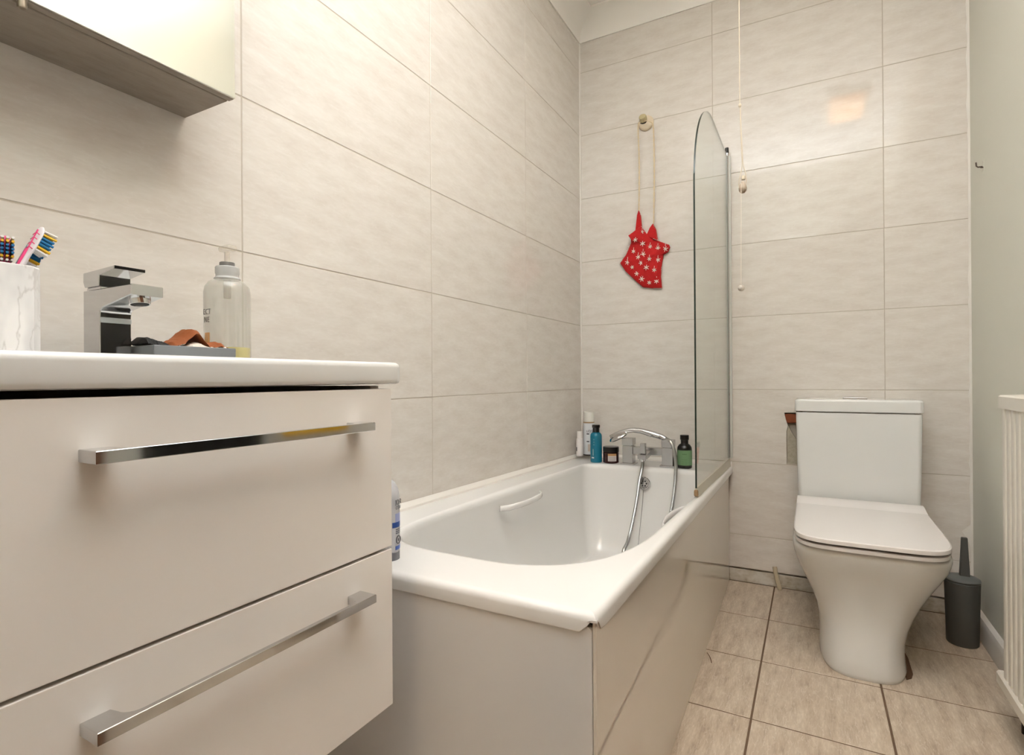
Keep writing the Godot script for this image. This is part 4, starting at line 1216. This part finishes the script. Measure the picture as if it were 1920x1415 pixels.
	for i in stars.size():
		var p: Vector2 = stars[i]
		# how far from the middle of the outline: along the ray to its edge
		var d := (p - c).normalized()
		var reach := 0.3
		for k in dense.size():
			var hit = Geometry2D.segment_intersects_segment(c, c + d * 0.4, dense[k], dense[(k + 1) % dense.size()])
			if hit != null: reach = minf(reach, (hit - c).length())
		var z: float = front.call(p, clampf((p - c).length() / reach, 0.0, 1.0)) + 0.0006
		if Geometry2D.is_point_in_polygon(p, PackedVector2Array(flap)): z = maxf(z, 0.0405 + (0.285 - p.x) * 0.30)
		mb = MB.new()
		var sz := 0.0095 + 0.0015 * ((i * 7) % 3)
		for k in 3:
			var a := PI * k / 3.0 + 0.25 * i
			var e := Vector3(cos(a), sin(a), 0) * sz
			mb.tube([Vector3(p.x, p.y, z) + o - e, Vector3(p.x, p.y, z + 0.0004) + o, Vector3(p.x, p.y, z) + o + e], [0.0014, 0.0024, 0.0014], 6)
		mb.tube([Vector3(p.x, p.y + sz, z) + o, Vector3(p.x + 0.001, p.y + sz * 1.9, z) + o], 0.0012, 6)
		part(bag, "star", mb, white)
	# white whipped seam along the sides
	mb = MB.new()
	for i in range(14):
		var s := i / 13.0
		var q: Vector2 = Vector2(0.196, 1.370).lerp(Vector2(0.247, 1.462), s)
		mb.tube([Vector3(q.x - 0.003, q.y, 0.009) + o, Vector3(q.x + 0.004, q.y - 0.004, 0.014) + o], 0.0014, 6)
	for i in range(30):
		var s := i / 29.0
		var q: Vector2 = Vector2(0.386, 1.240).lerp(Vector2(0.300, 1.249), s) if i < 14 else Vector2(0.300, 1.249).lerp(Vector2(0.198, 1.368), (i - 14) / 15.0)
		mb.tube([Vector3(q.x - 0.002, q.y - 0.002, 0.008) + o, Vector3(q.x + 0.002, q.y + 0.003, 0.012) + o], 0.0011, 6)
	for q in [[Vector3(0.246, 1.482, 0.040), Vector3(0.299, 1.521, 0.026)], [Vector3(0.299, 1.521, 0.026), Vector3(0.323, 1.484, 0.02)], [Vector3(0.296, 1.505, 0.024), Vector3(0.293, 1.575, 0.024)], [Vector3(0.275, 1.505, 0.024), Vector3(0.281, 1.575, 0.024)], [Vector3(0.352, 1.527, 0.022), Vector3(0.368, 1.452, 0.022)], [Vector3(0.352, 1.459, 0.026), Vector3(0.416, 1.428, 0.016)], [Vector3(0.386, 1.243, 0.010), Vector3(0.384, 1.335, 0.012)]]:
		for i in range(12): mb.tube([q[0].lerp(q[1], i / 12.0) + Vector3(-0.001, -0.001, 0) + o, q[0].lerp(q[1], (i + 0.7) / 12.0) + Vector3(0.001, 0.001, 0.001) + o], 0.0011, 6)
	part(bag, "seam", mb, white).set_meta("kind", "stuff")
	# the two cords, loosely twisted, over the peg
	var cord := mat(Color(0.86, 0.79, 0.66), 0.85)
	for q in [[Vector3(0.287, 1.592, 0.018), Vector3(0.291, 1.80, 0.022), Vector3(0.292, 1.955, 0.040), Vector3(0.300, 1.978, 0.040)], [Vector3(0.352, 1.525, 0.016), Vector3(0.357, 1.75, 0.020), Vector3(0.358, 1.94, 0.034), Vector3(0.345, 1.972, 0.036), Vector3(0.320, 1.980, 0.040)]]:
		var line := curve(q, 40)
		mb = MB.new()
		for ph in [0.0, PI]:
			var pts := []
			for k in line.size(): pts.append(line[k] + o + Vector3(cos(k * 0.75 + ph), 0, sin(k * 0.75 + ph)) * 0.0016)
			mb.tube(pts, 0.0019, 6)
		part(t, "cord", mb, cord, 60.0)
	# light pull cord
	var px := 0.80; var pz := 0.885
	t = thing("pull_cord", Vector3(px, CEIL, pz), "cream light pull cord with wooden acorn and lower white ball", "pull cord")
	o = -Vector3(px, CEIL, pz)
	mb = MB.new(); mb.lathe([[0.0, 0.0], [0.036, 0.0], [0.036, -0.02], [0.030, -0.034], [0.010, -0.036], [0.006, -0.045], [0.0, -0.045]], Vector3.ZERO, 32)
	part(t, "ceiling_switch", mb, M.trim_white)
	var string := mat(Color(0.78, 0.73, 0.65), 0.8)
	mb = MB.new()
	mb.tube([Vector3(px, CEIL - 0.04, pz) + o, Vector3(px - 0.0005, 1.57, pz) + o], 0.0012, 8)
	mb.tube(curve([Vector3(px + 0.0005, 1.565, pz) + o, Vector3(px + 0.004, 1.47, pz) + o, Vector3(px + 0.007, 1.41, pz) + o, Vector3(px + 0.0135, 1.378, pz) + o, Vector3(px + 0.0135, 1.358, pz) + o, Vector3(px + 0.008, 1.352, pz) + o]), 0.0012, 8)
	mb.tube(curve([Vector3(px + 0.0005, 1.565, pz) + o, Vector3(px + 0.0025, 1.46, pz + 0.001) + o, Vector3(px + 0.004, 1.405, pz) + o, Vector3(px - 0.002, 1.370, pz + 0.002) + o, Vector3(px - 0.0035, 1.350, pz + 0.003) + o, Vector3(px + 0.002, 1.335, pz + 0.006) + o]), 0.0012, 8)
	part(t, "cord", mb, string)
	mb = MB.new()
	mb.rbox(Vector3(px, 1.5645, pz) + o, Vector3(0.0075, 0.010, 0.0075), 0.0035, 3)
	part(t, "knot", mb, string)
	mb = MB.new()
	mb.rbox(Vector3(px + 0.007, 1.372, pz) + o, Vector3(0.010, 0.012, 0.007), 0.003, 3)
	part(t, "knot", mb, string)
	mb = MB.new(); mb.lathe([[0.0, 1.331], [0.005, 1.3325], [0.0095, 1.338], [0.0105, 1.345], [0.009, 1.352], [0.006, 1.357], [0.004, 1.362], [0.0, 1.363]], Vector3(px + 0.0055, 0, pz) + o, 20)
	part(t, "acorn", mb, mat(Color(0.66, 0.60, 0.53), 0.4), 60.0)
	mb = MB.new(); mb.tube([Vector3(px + 0.003, 1.355, pz + 0.011) + o, Vector3(px + 0.001, 1.22, pz + 0.003) + o, Vector3(px, 1.088, pz) + o], 0.0006, 6)
	part(t, "thin_string", mb, mat(Color(0.88, 0.84, 0.78), 0.7))
	mb = MB.new(); mb.lathe([[0.0, 1.0735], [0.004, 1.0742], [0.0072, 1.077], [0.0086, 1.0815], [0.0075, 1.0865], [0.004, 1.0895], [0.0, 1.090]], Vector3(px, 0, pz) + o, 20)
	part(t, "ball", mb, mat(Color(0.70, 0.67, 0.63), 0.35), 60.0)
	# bent nail on the right wall
	t = thing("wall_nail", Vector3(W, 1.522, 0.16), "small dark bent nail in the right wall", "nail")
	mb = MB.new()
	mb.tube([Vector3(0.002, 0, 0), Vector3(-0.012, 0.0, 0), Vector3(-0.016, 0.004, 0), Vector3(-0.017, 0.016, 0)], 0.0022, 8)
	mb.tube([Vector3(0.002, -0.006, 0.010), Vector3(-0.008, -0.005, 0.010)], 0.0022, 8)
	part(t, "shank", mb, mat(Color(0.32, 0.28, 0.25), 0.5, 0.5))
	mb = MB.new(); mb.rbox(Vector3(-0.0003, 0.0, 0.004), Vector3(0.001, 0.03, 0.022), 0.0004, 1)
	part(t, "filler_dab", mb, mat(Color(0.85, 0.84, 0.80), 0.8))

# ---------------------------------------------------------------- things on the floor
func floor_things() -> void:
	var mb: MB
	var t := thing("toilet_brush_holder", Vector3(1.376, 0, 0.238), "dark grey toilet brush holder with tapered handle in the right corner", "toilet brush")
	var grey := mat(Color(0.285, 0.29, 0.285), 0.5)
	mb = MB.new(); mb.lathe([[0.0, 0.0], [0.0395, 0.0], [0.0415, 0.003], [0.0435, 0.10], [0.046, 0.196], [0.0445, 0.198], [0.0, 0.198]], Vector3.ZERO, 40)
	part(t, "holder", mb, grey)
	mb = MB.new(); mb.lathe([[0.0, 0.199], [0.045, 0.199], [0.047, 0.2015], [0.0465, 0.205], [0.040, 0.2095], [0.020, 0.214], [0.0, 0.2155]], Vector3.ZERO, 40)
	var lid := part(t, "lid", mb, mat(Color(0.36, 0.37, 0.365), 0.5), 50.0)
	mb = MB.new()
	var rings := []
	for st in [[0.212, 0.0130, 0.0100], [0.24, 0.0118, 0.0092], [0.30, 0.0092, 0.0076], [0.332, 0.0080, 0.0068], [0.3345, 0.0070, 0.0060]]:
		var r := []
		for q in 4:
			for i in 4:
				var a := PI / 2 * (q + i / 3.0)
				var sx := 1.0 if q == 0 or q == 3 else -1.0
				var sz := 1.0 if q < 2 else -1.0
				r.append(Vector3(0.006 + sx * (st[1] - 0.003) + cos(a) * 0.003, st[0], sz * (st[2] - 0.003) + sin(a) * 0.003))
		rings.append(r)
	mb.loft(rings)
	part(lid, "handle", mb, grey)
	# pipe stub that pokes out below the tiles
	t = thing("pipe_stub", Vector3(0.838, 0, 0.012), "short leaning white pipe end in front of the stained skirting", "pipe")
	mb = MB.new(); mb.tube([Vector3(-0.012, 0.082, -0.006), Vector3(-0.008, 0.06, 0.004), Vector3(0.0, 0.03, 0.010), Vector3(0.008, 0.001, 0.016)], 0.0085, 16)
	part(t, "pipe", mb, mat(Color(0.72, 0.67, 0.57), 0.6), 60.0)
	# isolating valve behind the pan
	t = thing("isolating_valve", Vector3(1.372, 0.2, 0.05), "small white and black water valve behind the toilet's right side", "valve")
	mb = MB.new(); mb.xf = Transform3D(Basis(Vector3(0, 0, 1), deg_to_rad(8.0)), Vector3.ZERO)
	mb.lathe([[0.0, -0.006], [0.008, -0.006], [0.010, 0.0], [0.010, 0.012], [0.0075, 0.016], [0.0075, 0.024], [0.0, 0.024]], Vector3(0.005, 0, 0), 16)
	part(t, "nut", mb, mat(Color(0.80, 0.78, 0.74), 0.4))
	mb = MB.new(); mb.tube([Vector3(0.005, 0.01, 0), Vector3(0.005, 0.012, -0.05)], 0.006, 12)
	part(t, "tail", mb, mat(Color(0.78, 0.76, 0.72), 0.4))
	mb = MB.new(); mb.tube(curve([Vector3(0.004, -0.006, 0), Vector3(0.001, -0.025, 0.002), Vector3(-0.02, -0.04, 0.0), Vector3(-0.05, -0.03, -0.005), Vector3(-0.075, -0.01, -0.01)]), 0.0065, 12)
	part(t, "hose", mb, M.dark)
	# brown wedge under the foot of the pan
	t = thing("packing_wedge", Vector3(1.2, 0, 0.5), "brown packing wedge at the right of the toilet foot", "wedge")
	mb = MB.new()
	mb.extrude([Vector2(-0.012, -0.11), Vector2(0.006, -0.098), Vector2(0.0098, -0.06), Vector2(0.0085, 0.04), Vector2(0.002, 0.066), Vector2(-0.012, 0.082)], 0.003, Transform3D(Basis(Vector3.RIGHT, Vector3(0, 0, 1), Vector3.UP), Vector3(0, 0.0002, 0)), 0.0005)
	part(t, "board", mb, mat(Color(0.34, 0.24, 0.16), 0.8))
	# a hair by the bath panel
	t = thing("hair_strand", Vector3(0.69, 0.0, 0.725), "single brown hair curling out from under the bath panel", "hair")
	mb = MB.new(); mb.tube(curve([Vector3(-0.012, 0.012, -0.02), Vector3(-0.004, 0.008, -0.010), Vector3(0.002, 0.003, 0.0), Vector3(0.006, 0.0012, 0.014)]), 0.0011, 6)
	part(t, "strand", mb, mat(Color(0.35, 0.22, 0.14), 0.6))

# ---------------------------------------------------------------- behind the camera: what the chrome and the tiles mirror
func behind_camera() -> void:
	var mb := MB.new()
	# hall
	mb.box(Vector3(-0.5, -0.12, D + 0.1), Vector3(2.2, 0.0, 4.4), 0.0)
	struct("floor_hall", mb, mat(Color(0.42, 0.30, 0.20), 0.4), "brown wooden floor of the hall", "floor")
	mb = MB.new()
	mb.box(Vector3(-0.6, 0, D + 0.1), Vector3(-0.5, 2.44, 4.4), 0.0)
	mb.box(Vector3(2.2, 0, D + 0.1), Vector3(2.3, 2.44, 4.4), 0.0)
	mb.box(Vector3(-0.6, 0, 4.4), Vector3(2.3, 2.44, 4.5), 0.0)
	mb.box(Vector3(-0.6, 0, D + 0.1), Vector3(-0.12, 2.44, D + 0.14), 0.0)
	mb.box(Vector3(W + 0.1, 0, D + 0.1), Vector3(2.3, 2.44, D + 0.14), 0.0)
	struct("wall_hall", mb, M.plaster, "plain off-white walls of the hall", "wall")
	mb = MB.new(); mb.box(Vector3(-0.6, 2.44, D + 0.1), Vector3(2.3, 2.54, 4.5), 0.0)
	struct("ceiling_hall", mb, M.plaster, "plain ceiling of the hall", "ceiling")
	# the open door leaf, folded back along the right wall
	mb = MB.new(); mb.box(Vector3(1.305, 0.01, 1.80), Vector3(1.342, 1.965, 2.50), 0.002)
	var d := struct("door_1", mb, tri_mat(blend_texture(95, [Color(0.28, 0.15, 0.07), Color(0.38, 0.21, 0.10), Color(0.47, 0.27, 0.14)], 0.012, 0.06), Vector3(6, 0.8, 6), Vector3.ZERO, 0.35), "brown wooden door standing open along the right wall", "door")
	mb = MB.new(); mb.tube([Vector3(1.305, 1.0, 1.86), Vector3(1.27, 1.0, 1.86), Vector3(1.265, 1.0, 1.88), Vector3(1.265, 1.0, 1.97)], 0.008, 12)
	part(d, "handle", mb, M.chrome)
	# a dark towel on the right wall between radiator and door
	var t := thing("bath_towel", Vector3(W, 0.35, 1.5), "black bath towel hanging on the right wall between radiator and door", "towel")
	mb = MB.new()
	var rings := []
	for i in range(13):
		var y := 0.74 * i / 12.0
		var r := []
		for k in range(33):
			var z := -0.19 + 0.34 * k / 32.0
			r.append(Vector3(-0.030 - 0.010 * sin(k * 1.1 + y), y, z))
		for k in range(33):
			var z := -0.19 + 0.34 * (32 - k) / 32.0
			r.append(Vector3(-0.006, y, z))
		rings.append(r)
	mb.loft(rings)
	part(t, "cloth", mb, mat(Color(0.035, 0.035, 0.04), 0.9), 60.0)
	mb = MB.new(); mb.tube([Vector3(0.0, 0.73, -0.02), Vector3(-0.03, 0.73, -0.02), Vector3(-0.045, 0.745, -0.02), Vector3(-0.045, 0.765, -0.02)], 0.005, 10)
	part(t, "hook", mb, M.chrome)
	# yellow cloth over the far half of the radiator
	t = thing("yellow_cloth", Vector3(1.345, 0.8, 1.16), "yellow cloth folded over the radiator top", "cloth")
	mb = MB.new()
	mb.extrude([Vector2(-0.004, -0.128), Vector2(0.0, -0.130), Vector2(0.003, -0.02), Vector2(0.004, 0.0045), Vector2(0.02, 0.0055), Vector2(0.07, 0.0065), Vector2(0.07, 0.011), Vector2(0.0, 0.010), Vector2(-0.004, 0.004)], 0.27, Transform3D(Basis(Vector3.RIGHT, Vector3.UP, Vector3(0, 0, 1)), Vector3(0, 0, -0.14)), 0.0008)
	part(t, "cloth", mb, mat(Color(0.86, 0.68, 0.10), 0.8), 40.0)
